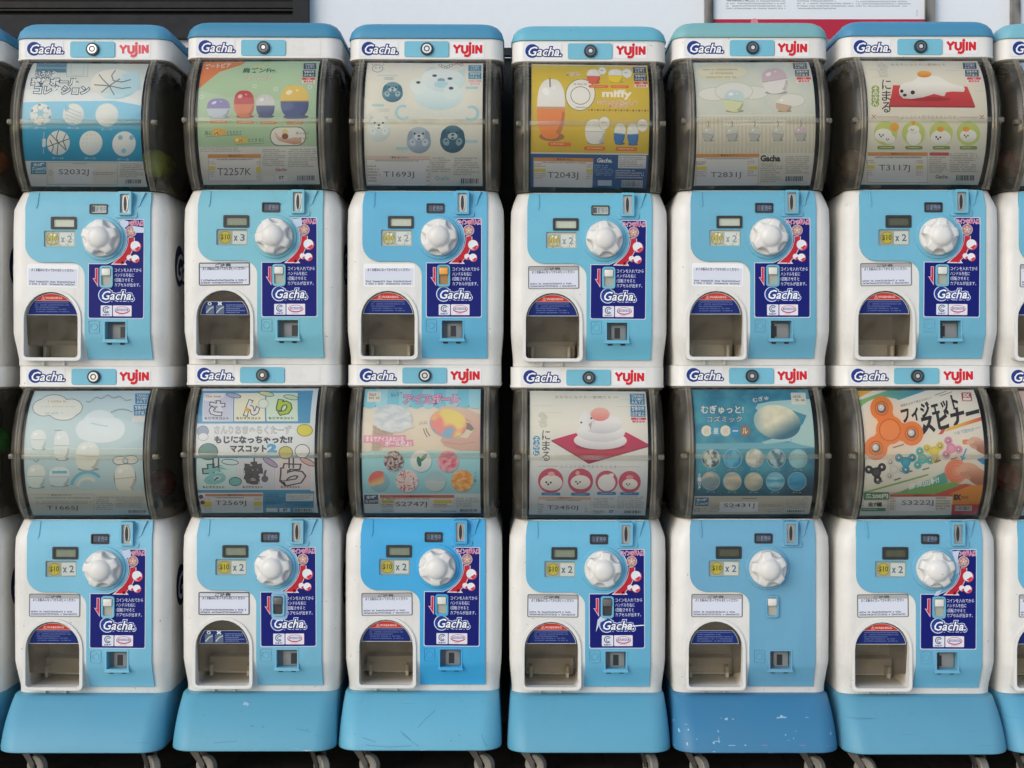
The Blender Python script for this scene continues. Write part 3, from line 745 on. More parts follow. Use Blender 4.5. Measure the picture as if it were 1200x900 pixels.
def p_seal():
    a = poster(167, 270, 708, 835, 39, 6)
    a.grid(100, 260, 800, 700, 2, 6, lambda x, y: mixc((212, 206, 184), (200, 196, 176), (y - 270) / 430))
    a.text('おもちになりたい動物たち', 308, 285, 560, 300, (140, 116, 90), 0, res=1)
    for q in ([(220, 360), (300, 360)], [(205, 320), (260, 320), (260, 312)], [(560, 325), (620, 325)], [(600, 312), (660, 312)], [(690, 430), (740, 430)]): a.stroke(q, 2, (180, 174, 154))
    a.poly([(318, 402), (656, 408), (692, 502), (300, 500)], lambda x, y: mixc((188, 56, 50), (160, 40, 40), (y - 400) / 100)); a.poly([(300, 500), (692, 502), (690, 508), (302, 506)], (120, 30, 32))
    a.disc(470, 468, 110, 10, (130, 34, 34), 22)
    a.poly(SEAL, lambda x, y: mixc((228, 226, 216), (176, 172, 162), (y - 400) / 70))
    a.disc(408, 437, 10, None, (30, 30, 32), 12); a.disc(358, 431, 8, None, (30, 30, 32), 12); a.disc(372, 450, 9, 7, (40, 36, 36), 12)
    a.disc(460, 345, 33, 18, lambda x, y: mixc((226, 150, 62), (196, 104, 34), (y - 335) / 26), 20, 0, 3)
    nimaru_common(a, 'そのさん', (112, 134, 62), None)
    a.stroke([(245, 550), (345, 550)], 3, (176, 112, 100)); a.stroke([(620, 550), (706, 550)], 3, (176, 112, 100)); a.text('ふくふくの形でおもちになる!', 352, 543, 612, 559, (150, 96, 84), 0, res=1)
    for x, y in ((232, 550), (722, 550)): a.stroke([(x - 8, y - 8), (x + 8, y + 8)], 4, (176, 80, 74)); a.stroke([(x - 8, y + 8), (x + 8, y - 8)], 4, (176, 80, 74))
    for x in (285, 412, 537, 660): a.disc(x, 622, 53, None, (166, 182, 92), 26); a.rect(x - 40, 676, x + 40, 691, (104, 124, 62), 7); a.dashes(x - 28, 681, x + 28, 687, 1, (214, 218, 190))
    mochi_face(a, 275, 630, 40); mochi_face(a, 300, 648, 28); a.disc(326, 595, 20, None, (216, 140, 50), 14); a.disc(412, 640, 34, 34, (224, 222, 214), 18); mochi_face(a, 412, 606, 26); a.disc(411, 578, 9, None, (216, 130, 46), 10)
    mochi_face(a, 535, 640, 46); a.disc(534, 604, 16, 12, (216, 130, 46), 12); mochi_face(a, 660, 632, 38); a.disc(650, 604, 16, 11, (216, 130, 46), 12)
    age_badge(a, 640, 280, 62, 8)
    footer(a, 'T3117J', (250, 755, 392, 786), (200, 703, 474, 717), (195, 717, 472, 828), [(232, 722, 450, 732, 1), (480, 722, 562, 790, 8), (574, 705, 705, 788, 9)], (605, 797, 690, 818), bg=(100, 698, 800, 850, (206, 204, 190)), yel=((192, 757, 230, 772), (420, 757, 452, 772)))
    a.rect(482, 703, 572, 717, (176, 70, 70), 6); a.text('Gacha', 510, 795, 566, 810, (80, 80, 80), 0.02)
    return a
def p_cloud():
    a = poster(190, 170, 803, 825, -50, 7)
    a.grid(80, 160, 860, 700, 6, 8, lambda x, y: mixc((176, 200, 204), (158, 186, 190), (y - 200) / 450 + 0.15 * math.sin(x * 0.03)))
    a.rect(80, 464, 860, 470, (190, 206, 204))
    for dx, dy, rx, ry in ((-70, 0, 58, 42), (70, 0, 58, 42), (-20, -26, 70, 38), (30, 24, 72, 40), (0, 0, 100, 44)): a.disc(315 + dx, 255 + dy, rx + 4, ry + 4, (110, 118, 112), 20)
    for dx, dy, rx, ry in ((-70, 0, 58, 42), (70, 0, 58, 42), (-20, -26, 70, 38), (30, 24, 72, 40), (0, 0, 100, 44)): a.disc(315 + dx, 255 + dy, rx, ry, (216, 218, 206), 20)
    for y, w_, c in ((226, 100, (180, 150, 90)), (252, 170, (190, 186, 168)), (286, 130, (150, 180, 184))): a.dashes(315 - w_ / 2, y - 7, 315 + w_ / 2, y + 7, 1, c, 0.9, 16)
    for i in range(24): t = i / 23; a.disc(468 + 230 * t, 225 - 26 * math.sin(t * 3) + 6 * math.sin(i), 6, 4, (128, 146, 148), 8)
    for i in range(16): t = i / 15; a.disc(530 + 170 * t, 330 - 65 * math.sin(t * 2.2), 6, 4, (118, 136, 138), 8)
    for dx, dy, rx, ry in ((-60, 20, 66, 56), (64, 16, 66, 58), (0, -18, 84, 64), (0, 40, 110, 46)): a.disc(535 + dx, 350 + dy, rx + 4, ry + 4, (176, 200, 208), 22)
    for dx, dy, rx, ry in ((-60, 20, 66, 56), (64, 16, 66, 58), (0, -18, 84, 64), (0, 40, 110, 46)): a.disc(535 + dx, 350 + dy, rx, ry, (206, 220, 222), 22)
    a.stroke([(490, 335), (530, 345), (575, 352)], 6, (150, 186, 202)); pill(a, 470, 505, 62, 74, (208, 216, 210), (206, 208, 190), 0.5, 5)
    pill(a, 215, 420, 40, 52, (208, 216, 210), (196, 208, 206)); pill(a, 335, 450, 40, 76, (208, 218, 216), (198, 210, 206)); pill(a, 205, 610, 48, 62, (206, 212, 200), (192, 206, 200)); pill(a, 325, 612, 54, 52, (206, 216, 210), (188, 204, 206))
    a.stroke([(290, 588), (360, 588)], 14, (96, 160, 180)); a.stroke([(300, 372), (335, 372)], 5, (110, 130, 134)); a.stroke([(190, 525), (205, 535), (218, 522)], 5, (100, 120, 124))
    for k, c in enumerate(((96, 156, 180), (150, 190, 196), (206, 206, 180))): a.ring(470, 670, 90 - k * 16, 16, c, 16, 190, 320)
    pill(a, 665, 620, 54, 72, (214, 213, 196), (210, 210, 194), 0.5, -6, (84, 88, 84)); blob(a, 636, 528, 34, 20, (210, 212, 198), (84, 88, 84), 4); blob(a, 694, 524, 34, 20, (210, 212, 198), (84, 88, 84), 4); blob(a, 665, 530, 12, 12, (190, 200, 200), (84, 88, 84), 3)
    age_badge(a, 722, 184, 76, -9, (58, 112, 150), (206, 200, 190), 54)
    a.grid(80, 684, 860, 850, 1, 3, lambda x, y: mixc((186, 190, 174), (166, 190, 194), (y - 720) / 100))
    footer(a, 'T1665J', (262, 770, 425, 800), None, (165, 706, 510, 818), [(200, 722, 490, 735, 1), (205, 745, 500, 765, 2), (520, 720, 615, 800, 7), (622, 720, 770, 785, 7)], (690, 796, 784, 812), boxcol=(184, 190, 178))
    a.text('！警告(あぶない)', 270, 706, 390, 718, BLK, 0, res=1)
    return a
def p_letters():
    a = poster(158, 155, 776, 805, -27, 8)
    a.rect(60, 140, 860, 830, (70, 130, 168)); a.rect(60, 140, 860, 166, (204, 214, 218)); a.rect(752, 140, 860, 830, (206, 216, 220))
    L3 = ((168, 322, (188, 190, 212)), (334, 490, (224, 218, 184)), (504, 662, (196, 218, 190)))
    for x0, x1, c in L3: a.rect(x0 - 3, 178, x1 + 3, 322, (222, 224, 220)); a.rect(x0, 181, x1, 319, c); a.text('もじマスコット', x0 + 8, 300, x1 - 20, 312, BLK, 0.04, res=1)
    for x0, x1, c in ((140, 340, (178, 204, 200)), (348, 540, (192, 194, 200)), (548, 736, (212, 196, 198))): a.rect(x0 - 3, 510, x1 + 3, 676, (218, 222, 220)); a.rect(x0, 513, x1, 673, c); a.text('もじマスコット', x0 + 28, 655, x1 - 60, 668, BLK, 0.04, res=1)
    a.rect(124, 333, 736, 500, (214, 218, 220)); a.rect(124, 496, 752, 510, (62, 110, 140))
    K_ = (58, 62, 66)
    def two(x, y, rx, ry, x2, y2, r2, c):
        a.disc(x, y, rx + 7, ry + 7, K_, 24); a.disc(x2, y2, r2 + 7, r2 * 0.85 + 7, K_, 20); a.disc(x, y, rx, ry, c, 24); a.disc(x2, y2, r2, r2 * 0.85, c, 20)
    def big(t, x0, y0, x1, y1, c, rot=0): a.text(t, x0, y0, x1, y1, c, 0.05, 0, [(K_, 0.105)], rot)
    big('さ', 206, 222, 272, 286, (214, 216, 224), -8); big('ん', 384, 218, 456, 286, (222, 222, 218), 6); big('り', 562, 220, 626, 286, (158, 182, 54), -6); a.disc(398, 262, 14, 10, (222, 150, 60), 14); blob(a, 484, 232, 24, 22, (214, 220, 204), (130, 140, 130), 3)
    for x, y, c in ((325, 190, (150, 160, 190)), (500, 182, (190, 200, 140)), (630, 200, (176, 200, 160))): a.disc(x, y, 42, 13, K_, 16, 10); a.disc(x, y, 38, 10, c, 16, 10)
    a.disc(222, 198, 58, 18, (225, 225, 218), 18, -10); a.dashes(180, 190, 262, 204, 1, (190, 100, 90), 0.7, 14)
    o = [((120, 124, 124), 0.05)]
    a.text('さんりおきゃらくたーず', 228, 346, 628, 386, (206, 208, 206), 0.0, 0, o)
    a.text('もじになっちゃった!?', 230, 398, 634, 433, (44, 46, 50), 0.055)
    a.text('マスコット', 312, 445, 498, 478, (44, 46, 50), 0.06); a.text('2', 508, 440, 548, 478, (66, 140, 190), 0.07)
    blob(a, 700, 368, 38, 28, (206, 192, 64), (110, 104, 50), 4); blob(a, 196, 476, 48, 40, (82, 120, 120), (48, 60, 62), 4); blob(a, 600, 482, 34, 30, (176, 168, 88), (70, 70, 50), 4); blob(a, 686, 474, 36, 32, (222, 222, 220), K_, 4); blob(a, 168, 372, 28, 26, (124, 140, 160), (84, 96, 110), 3); blob(a, 170, 400, 24, 18, (218, 220, 220), (140, 146, 150), 3)
    big('お', 178, 548, 292, 640, (108, 164, 164), 5); big('き', 392, 540, 470, 642, (74, 70, 70), -4); big('ら', 582, 545, 690, 642, (204, 190, 190), 6); blob(a, 338, 632, 30, 20, (96, 156, 150), K_, 4); a.disc(492, 618, 18, None, (84, 84, 86), 14); a.stroke([(490, 600), (496, 575)], 12, (84, 84, 86))
    for x, y, c, r_ in ((310, 530, (176, 206, 206), 5), (520, 532, (150, 130, 164), 32), (715, 530, (200, 150, 144), 25)): a.disc(x, y, 46, 16, K_, 16, r_); a.disc(x, y, 42, 12, c, 16, r_)
    for x in (222, 250, 436, 618, 640): a.stroke([(x, 510), (x, 560)], 8, K_)
    a.rect(60, 684, 752, 830, (62, 126, 164)); a.rect(120, 692, 484, 830, (206, 212, 214))
    footer(a, 'T2569J', (232, 735, 395, 768), (180, 698, 482, 712), None, [(240, 716, 400, 726, 1), (496, 700, 598, 760, 6), (606, 745, 745, 770, 3)], (648, 781, 745, 799), yel=((170, 740, 212, 772), (435, 740, 478, 764)), barcol=(186, 110, 80), fcol=(44, 96, 130))
    a.rect(605, 698, 748, 738, (206, 210, 206)); a.dashes(610, 703, 742, 734, 4, (110, 116, 124)); a.rect(500, 778, 560, 800, (206, 212, 212)); a.rect(570, 778, 628, 800, (206, 212, 212)); a.text('ST', 590, 782, 612, 796, BLK, 0.05)
    a.disc(158, 714, 12, None, (60, 62, 100), 12); a.disc(165, 745, 12, None, (110, 60, 60), 12)
    return a
def npat(x, y, c1, c2, sc=0.03, seed=0.0, k=1.6):
    return mixc(c1, c2, 0.5 + k * noise.fractal(Vector((x * sc, y * sc, seed)), 1.0, 2.0, 4))
def p_ice():
    a = poster(133, 150, 754, 800, -6, 9)
    a.grid(80, 240, 820, 468, 1, 3, lambda x, y: mixc((226, 212, 186), (216, 196, 168), (y - 240) / 220))
    for i, x in enumerate(range(70, 820, 62)): c = (118, 190, 210) if i % 2 else (150, 206, 216); a.rect(x, 140, x + 62, 232, c); a.disc(x + 31, 232, 31, 18, c, 16)
    a.rect(148, 162, 220, 216, (222, 216, 198), 4); a.dashes(156, 172, 212, 206, 2, (150, 120, 90), 0.7, 12)
    a.text('みんなで', 272, 166, 335, 187, (60, 70, 80), 0, res=1, rot=8)
    a.text('アイスボール', 347, 178, 640, 222, (224, 104, 146), 0.03, 0.05, [((70, 70, 120), 0.12), ((238, 236, 232), 0.075)])
    a.poly([(185, 330), (300, 370), (210, 470), (180, 470)], (176, 156, 134))
    for k in range(6): a.stroke([(185 + k * 14, 340), (180 + k * 10, 468)], 2, (150, 130, 108)); a.stroke([(183, 345 + k * 20), (262 - k * 9, 380 + k * 14)], 2, (150, 130, 108))
    a.disc(288, 300, 104, 72, lambda x, y: npat(x, y * 2.2, (222, 222, 218), (180, 190, 194), 0.02, 3.1, 1.4), 30, 8, 8)
    for k in range(12): a.disc(200 + k * 17, 330 + 28 * math.sin(k * 0.28) + (k % 3) * 4, 14, 8, (206, 212, 212), 10)
    a.poly([(136, 386), (356, 384), (358, 420), (136, 424)], (218, 130, 152)); a.poly([(232, 416), (396, 408), (398, 440), (236, 448)], (218, 130, 152))
    a.text('まるでアイスみたいな', 150, 392, 348, 416, (240, 236, 230), 0.035); a.text('ボールだよ!', 250, 416, 386, 440, (240, 236, 230), 0.035)
    skin = lambda x, y: mixc((214, 176, 156), (184, 138, 122), (y - 260) / 230)
    a.poly([(528, 255), (545, 238), (600, 236), (680, 248), (760, 285), (820, 300), (820, 520), (750, 510), (700, 480), (620, 458), (560, 440), (540, 412), (548, 396), (600, 392), (680, 400), (715, 360), (690, 320), (640, 290), (560, 268)], skin)
    a.poly([(665, 315), (695, 325), (718, 352), (700, 362), (676, 352)], (120, 112, 108)); a.stroke([(560, 262), (640, 282), (700, 318)], 4, (176, 128, 112)); a.stroke([(556, 420), (640, 432), (720, 420)], 4, (176, 128, 112))
    def multi(x, y):
        n = noise.noise(Vector((x * 0.018, y * 0.024, 1.0))) + (y - 325) / 150 - (x - 580) / 400
        return mixc((226, 200, 110), (228, 128, 120), n * 3 + 0.6) if n < 0.25 else mixc((228, 128, 120), (112, 160, 186), (n - 0.25) * 5)
    a.disc(580, 325, 98, 74, multi, 36, 8, 9)
    for st in ([(450, 352), (458, 375), (470, 395)], [(462, 350), (470, 370), (484, 388)]): a.stroke(st, 4, (70, 74, 80))
    a.text('ぷにぷに', 426, 314, 470, 330, (70, 74, 80), 0, res=1, rot=5)
    a.rect(80, 466, 820, 692, lambda x, y: mixc((142, 198, 206), (126, 186, 198), (y - 466) / 220))
    rn = random.Random(5)
    def ball(x, y, r, f): a.disc(x + 4, y + 6, r, r, (100, 160, 172), 24); a.disc(x, y, r, None, f, 28, 0, 7)
    ball(295, 518, 53, lambda x, y: npat(x, y, (70, 48, 48), (196, 178, 176), 0.09, 2.0, 2.6))
    ball(437, 518, 56, lambda x, y: mixc((222, 222, 214), (186, 192, 190), (y - 500) / 80)); a.disc(428, 520, 12, 28, (46, 100, 84), 12, -12); a.disc(452, 500, 10, 26, (56, 112, 92), 12, 40); a.disc(452, 498, 4, 12, (90, 140, 120), 8, 40)
    ball(580, 520, 56, lambda x, y: npat(x, y, (190, 84, 104), (222, 150, 156), 0.04, 4.0, 2.2))
    ball(215, 622, 54, lambda x, y: (mixc((206, 92, 84), (222, 178, 110), (y - 600 + (x - 215) * 0.4) / 30) if y + (x - 215) * 0.3 < 640 and x < 245 else (122, 160, 176)))
    ball(363, 622, 60, lambda x, y: (216, 190, 186)); 
    for k in range(60):
        an, rr = rn.uniform(0, 6.28), 55 * math.sqrt(rn.random()); x, y = 363 + rr * math.cos(an), 622 + rr * math.sin(an); t = rn.uniform(0, 3.14); a.stroke([(x - 6 * math.cos(t), y - 6 * math.sin(t)), (x + 6 * math.cos(t), y + 6 * math.sin(t))], 4, rn.choice(((196, 84, 96), (228, 224, 216), (150, 60, 66))))
    ball(512, 622, 56, lambda x, y: mixc((140, 176, 186), (182, 190, 184), (y - 590) / 60)); a.stroke([(468, 632), (500, 622), (530, 634), (558, 628)], 3, (204, 208, 202))
    ball(655, 622, 58, lambda x, y: npat(x, y * 2, (216, 120, 56), (236, 176, 104), 0.03, 7.0, 2.4))
    a.vtext('イメージ', 716, 570, 730, 650, (90, 130, 140), 0)
    a.rect(80, 690, 820, 820, (196, 208, 210)); a.rect(136, 696, 210, 746, (44, 66, 96)); a.text('全7種', 148, 701, 198, 718, (225, 228, 228), 0.03); a.text('各200円', 140, 724, 206, 740, (225, 228, 228), 0.02)
    footer(a, 'S2747J', (303, 735, 468, 768), (220, 698, 612, 712), (220, 712, 612, 762), [(228, 715, 300, 760, 3), (500, 745, 608, 762, 1), (622, 712, 742, 770, 6), (225, 778, 290, 798, 2), (540, 785, 630, 800, 1)], (645, 776, 735, 792), barcol=(186, 70, 66), yel=((228, 724, 290, 742), (505, 724, 600, 742)), patch=(290, 728, 486, 792))
    return a
def p_mochi():
    a = poster(148, 163, 762, 808, 8, 10)
    a.grid(80, 150, 830, 830, 2, 8, lambda x, y: mixc((222, 218, 200), (190, 200, 204), (y - 330) / 300))
    a.text('おもちになりたい動物たち', 282, 186, 580, 202, (124, 112, 100), 0, res=1); a.stroke([(590, 193), (615, 193)], 2, (124, 112, 100))
    for q in ([(170, 238), (270, 238)], [(230, 272), (320, 272), (320, 264)], [(600, 240), (680, 240)], [(630, 205), (680, 205), (680, 215)], [(300, 488), (340, 488)], [(680, 488), (750, 488), (750, 498)]): a.stroke(q, 2, (190, 186, 172))
    a.poly([(268, 412), (392, 376), (658, 370), (784, 435), (462, 525)], lambda x, y: mixc((174, 44, 70), (146, 34, 58), (y - 380) / 140)); a.poly([(268, 412), (462, 525), (784, 435), (784, 440), (462, 532), (268, 418)], (112, 26, 44))
    sh = lambda y0, h: (lambda x, y: mixc((226, 224, 222), (172, 172, 174), (y - y0) / h))
    a.disc(522, 446, 130, 16, (124, 30, 50), 24)
    a.disc(522, 412, 138, 46, sh(400, 70), 32, 0, 4); a.disc(524, 372, 126, 48, sh(360, 72), 32, 0, 4); a.disc(530, 328, 108, 50, sh(315, 72), 30, 0, 4); a.disc(452, 312, 42, 52, lambda x, y: mixc((228, 226, 222), (186, 186, 186), (x - 440) / 70), 24, 12, 4)
    a.disc(520, 280, 50, 34, lambda x, y: mixc((230, 158, 142), (206, 110, 106), (y - 262) / 50), 24, 0, 4)
    a.disc(422, 322, 5, None, BLK, 8); a.disc(474, 300, 5, None, BLK, 8); a.poly([(460, 330), (478, 318), (472, 360)], (150, 146, 144))
    nimaru_common(a, 'そのに', (58, 122, 166), None, -48, -12 + 0)
    a.stroke([(200, 546), (305, 546)], 2, (150, 130, 126)); a.stroke([(625, 546), (735, 546)], 2, (150, 130, 126)); a.text('ふくふくの形でおもちになる!', 312, 539, 618, 555, (120, 100, 100), 0, res=1)
    for x, y, r in ((265, 622, 66), (420, 622, 66), (556, 624, 58), (676, 625, 58)): a.disc(x, y, r, None, (170, 66, 84), 28); a.rect(x - 50, y + r - 4, x + 50, y + r + 13, (52, 108, 154), 7); a.dashes(x - 30, y + r + 2, x + 30, y + r + 8, 1, (190, 208, 220))
    mochi_face(a, 268, 632, 58); a.disc(268, 586, 18, 12, (220, 150, 140), 12); mochi_face(a, 420, 628, 52); a.disc(405, 580, 12, None, (220, 140, 130), 10); a.disc(556, 630, 46, 44, (222, 222, 220), 22); a.disc(580, 590, 14, 10, (222, 222, 220), 12); mochi_face(a, 678, 636, 40); a.disc(676, 600, 20, 11, (216, 130, 130), 12)
    age_badge(a, 678, 174, 78, 2, (62, 108, 138), (190, 60, 72), 56)
    footer(a, 'T2450J', (245, 755, 408, 783), (200, 707, 475, 720), (198, 720, 475, 802), [(200, 745, 232, 800, 4), (442, 765, 466, 795, 3), (486, 710, 602, 770, 7), (612, 702, 752, 770, 7), (486, 795, 540, 804, 1)], (650, 780, 738, 796), bg=(80, 700, 830, 830, (192, 202, 206)), barcol=(206, 150, 120), boxcol=(200, 208, 212))
    a.text('Gacha', 486, 778, 546, 792, GRY, 0.02); a.text('ST', 572, 780, 594, 794, BLK, 0.04)
    return a
def p_planets():
    a = poster(170, 155, 811, 815, 18, 11)
    a.grid(120, 145, 880, 715, 34, 34, lambda x, y: mixc(npat(x, y, (44, 104, 128), (64, 132, 150), 0.012, 5.0, 1.3), (30, 52, 66), max(0, (y - 560) / 170) * 0.7 + max(0, (x - 600) / 300) * max(0, (y - 420) / 300)))
    a.add([[(120, 432), (880, 424), (880, 456), (120, 462)]], (92, 148, 164))
    rn = random.Random(3)
    for k in range(90): x, y = rn.uniform(170, 810), rn.uniform(150, 700); a.disc(x, y, rn.uniform(0.8, 2.4), None, (120, 164, 178), 6)
    o = [((40, 76, 92), 0.07)]
    a.text('むぎゅっと!', 220, 235, 450, 277, (212, 214, 202), 0.025, 0, o); a.text('コズミック', 250, 290, 440, 321, (212, 214, 202), 0.0, 0.05, o)
    for x, ch, c, tc in ((247, '惑', (220, 206, 178), (196, 182, 154)), (298, '星', (60, 128, 160), (200, 208, 206)), (350, 'ボ', (222, 208, 178), (196, 182, 154)), (403, 'ー', (40, 122, 164), (210, 214, 210)), (455, 'ル', (126, 96, 74), (226, 206, 170))):
        a.disc(x, 366, 28, None, c, 22); a.text(ch, x - 14, (352 if ch != 'ー' else 364), x + 14, (381 if ch != 'ー' else 369), tc, 0.02)
    a.text('むぎゅ', 502, 190, 590, 214, (206, 210, 200), 0.02, 0, o, 10)
    hand = lambda x, y: mixc((134, 178, 180), (156, 192, 186), (x - 560) / 240)
    a.poly([(515, 250), (530, 228), (600, 215), (700, 208), (880, 200), (880, 460), (760, 440), (690, 420), (560, 436), (545, 424), (600, 408), (700, 398), (770, 330), (790, 290), (720, 268), (600, 262), (530, 266)], hand)
    a.stroke([(530, 262), (600, 258), (720, 266), (790, 290)], 5, (74, 112, 120)); a.stroke([(705, 400), (705, 432)], 3, (110, 154, 158))
    a.disc(630, 322, 128, 88, lambda x, y: mixc(mixc(npat(x, y, (226, 214, 178), (196, 192, 164), 0.02, 8.0, 1.2), (50, 88, 104), ((x - 600) * 0.5 + (y - 320)) / 95), (56, 110, 134), max(0, (560 - x) / 110) * 0.9), 36, 10, 10)
    P_ = (((270, 510), (200, 204, 192), (60, 72, 80), 0.035, 3.2), ((388, 510), (44, 126, 170), (84, 158, 190), 0.03, 2.0), ((505, 508), (206, 202, 182), (150, 150, 140), 0.03, 2.2), ((622, 510), (60, 96, 112), (150, 178, 180), 0.035, 3.0), ((740, 512), (108, 162, 168), (128, 178, 180), 0.02, 1.2),
          ((268, 628), (196, 176, 146), (110, 130, 136), 0.02, 2.0), ((385, 630), (200, 186, 158), (160, 158, 142), 0.02, 1.6), ((500, 632), (198, 190, 160), (150, 150, 130), 0.02, 1.4), ((617, 632), (56, 140, 180), (150, 196, 206), 0.02, 1.6), ((735, 632), (40, 118, 160), (64, 140, 178), 0.02, 1.2))
    for k, ((x, y), c1, c2, sc, kk) in enumerate(P_):
        a.ring(x, y, 51, 4, (120, 160, 170), 26)
        sy = 1.0 if k < 5 else 3.0
        a.disc(x, y, 47, None, lambda px, py, c1=c1, c2=c2, sc=sc, kk=kk, x=x, y=y, k=k, sy=sy: mixc(npat(px / sy, py * sy * 0.6, c1, c2, sc, k * 3.7, kk), (40, 60, 70), ((px - x) + (py - y)) / 190), 26, 0, 7)
        a.text('ボール', x - 24, y + 54, x + 24, y + 63, (150, 176, 182), 0, res=1)
    a.vtext('全10種', 200, 585, 214, 676, (206, 212, 206), 0.02)
    a.rect(714, 170, 796, 232, (206, 204, 186), 5); a.dashes(726, 184, 784, 220, 2, (120, 116, 100), 0.75, 14)
    a.rect(120, 710, 880, 840, (186, 182, 166)); a.rect(183, 718, 258, 766, (48, 100, 132)); a.text('全10種', 192, 724, 248, 738, (215, 220, 216), 0.03); a.text('各300円', 188, 746, 254, 760, (215, 220, 216), 0.02)
    footer(a, 'S2431J', (340, 752, 508, 780), None, (268, 720, 670, 790), [(275, 760, 312, 785, 2), (525, 758, 655, 775, 2), (678, 720, 800, 785, 7), (255, 796, 305, 806, 1), (580, 796, 660, 806, 1)], (690, 790, 784, 804), boxcol=(180, 174, 156), patch=(318, 742, 528, 800))
    a.rect(440, 720, 520, 727, (130, 120, 104)); a.dashes(180, 778, 214, 804, 2, (90, 90, 86)); a.dashes(224, 778, 246, 804, 3, (150, 146, 134))
    return a
def spinner(a, cx, cy, s_, c, rot=0, metal=True):
    d = mixc(c, (40, 30, 30), 0.28)
    for k in range(3):
        an = R(rot + 120 * k); x, y = cx + 118 * s_ * math.cos(an), cy + 118 * s_ * math.sin(an)
        a.stroke([(cx, cy), (x, y)], 92 * s_, c, False)
        a.disc(x, y, 62 * s_, None, c, 22)
    a.disc(cx, cy, 74 * s_, None, c, 24); a.ring(cx, cy, 58 * s_, 5 * s_, d, 24); a.disc(cx, cy, 50 * s_, None, mixc(c, (255, 240, 220), 0.08), 22)
    for k in range(3):
        an = R(rot + 120 * k); x, y = cx + 118 * s_ * math.cos(an), cy + 118 * s_ * math.sin(an)
        a.ring(x, y, 38 * s_, 6 * s_, d, 18); a.disc(x, y, 25 * s_, None, (86, 80, 74), 16); a.disc(x - 3 * s_, y - 4 * s_, 17 * s_, None, (196, 192, 184), 14); a.disc(x - 5 * s_, y - 7 * s_, 6 * s_, None, (235, 235, 230), 8)
def p_spinner():
    a = poster(179, 155, 832, 828, 40, 12)
    a.rect(100, 140, 940, 850, lambda x, y: mixc((220, 212, 192), (208, 202, 184), (y - 150) / 600))
    a.poly([(100, 140), (300, 140), (180, 195), (100, 220)], (214, 146, 56)); a.poly([(100, 240), (180, 208), (340, 152), (360, 140), (660, 140), (560, 158), (205, 270), (100, 300)], lambda x, y: mixc((112, 164, 88), (52, 122, 160), (x - 200) / 320))
    a.poly([(180, 197), (340, 146), (380, 140), (365, 150), (180, 208)], (224, 216, 196))
    a.disc(330, 360, 190, 170, lambda x, y: mixc((226, 178, 140), (218, 208, 188), math.hypot(x - 330, y - 360) / 185), 30, 0, 6)
    a.text('時間を止めて見えるみたい!', 415, 208, 596, 222, (60, 60, 60), 0, rot=14, res=1)
    for q in ([(612, 182), (680, 160)], [(640, 186), (710, 164)]): a.stroke(q, 3, (90, 88, 84))
    a.text('フィジェット', 420, 215, 738, 290, (34, 32, 32), 0.045, 0.1, (), 14)
    a.text('スピナー', 522, 258, 850, 348, (34, 32, 32), 0.05, 0.1, (), 13)
    a.poly([(540, 330), (560, 345), (528, 385)], (34, 32, 32))
    a.poly([(620, 388), (640, 362), (662, 358), (645, 384)], (184, 66, 52)); a.poly([(655, 372), (680, 350), (890, 286), (890, 306), (670, 370)], lambda x, y: mixc((216, 156, 60), (190, 72, 50), (x - 680) / 160))
    a.text('つめて回せば', 705, 362, 818, 382, (50, 120, 160), 0.0, 0, (), 12, 1); a.stroke([(822, 358), (850, 350)], 3, (110, 150, 170))
    spinner(a, 355, 362, 1.03, (222, 106, 42), -118 + 7)
    a.stroke([(372, 455), (430, 438)], 6, (120, 80, 60))
    for x, y, c, rt in ((278, 585, (44, 42, 44), -40), (375, 570, (196, 190, 180), -115), (440, 530, (48, 132, 160), -30), (533, 515, (76, 160, 156), -110), (597, 475, (206, 180, 60), -40), (690, 460, (206, 120, 148), -110)):
        spinner(a, x, y, 0.36, c, rt); a.stroke([(x, y + 58), (x + 34, y + 48)], 7, (90, 86, 80))
    def hand(x, y, s_, c1, c2):
        f = lambda px, py: mixc(c1, c2, (py - y + 20) / (70 * s_))
        a.disc(x, y, 62 * s_, 42 * s_, f, 22, 20); a.disc(x + 40 * s_, y + 30 * s_, 80 * s_, 44 * s_, f, 22, 35); a.disc(x - 48 * s_, y - 6 * s_, 34 * s_, 15 * s_, c1, 14, -10); a.disc(x - 26 * s_, y + 26 * s_, 34 * s_, 14 * s_, mixc(c1, c2, 0.4), 14, 30)
    a.rect(752, 414, 800, 440, (214, 110, 66), 10); hand(830, 432, 0.72, (206, 152, 128), (136, 84, 66))
    a.poly([(770, 460), (778, 463), (760, 505), (772, 508), (748, 528), (738, 500), (750, 502)], (52, 130, 178))
    a.poly([(830, 520), (880, 500), (940, 500), (940, 560), (860, 545)], (44, 120, 180))
    a.disc(716, 582, 64, None, lambda x, y: mixc((230, 150, 120), (214, 112, 84), math.hypot(x - 716, y - 582) / 64), 28, 0, 4); a.ring(716, 582, 50, 4, (202, 100, 76), 24); a.ring(716, 582, 34, 4, (202, 100, 76), 20)
    hand(792, 580, 1.0, (206, 146, 118), (150, 92, 70))
    a.poly([(100, 720), (560, 596), (566, 602), (100, 730)], (110, 150, 80))
    a.poly([(380, 705), (650, 588), (672, 640), (480, 700)], (72, 142, 130)); a.text('高速回転!', 452, 628, 622, 662, (232, 230, 214), 0.03, 0.1, (), 13)
    a.poly([(340, 705), (420, 690), (690, 640), (760, 655), (640, 705)], (104, 150, 78)); a.poly([(620, 705), (740, 655), (830, 660), (940, 640), (940, 850), (690, 850), (690, 705)], (206, 120, 46)); a.poly([(560, 720), (760, 650), (800, 655), (640, 722)], (182, 70, 50))
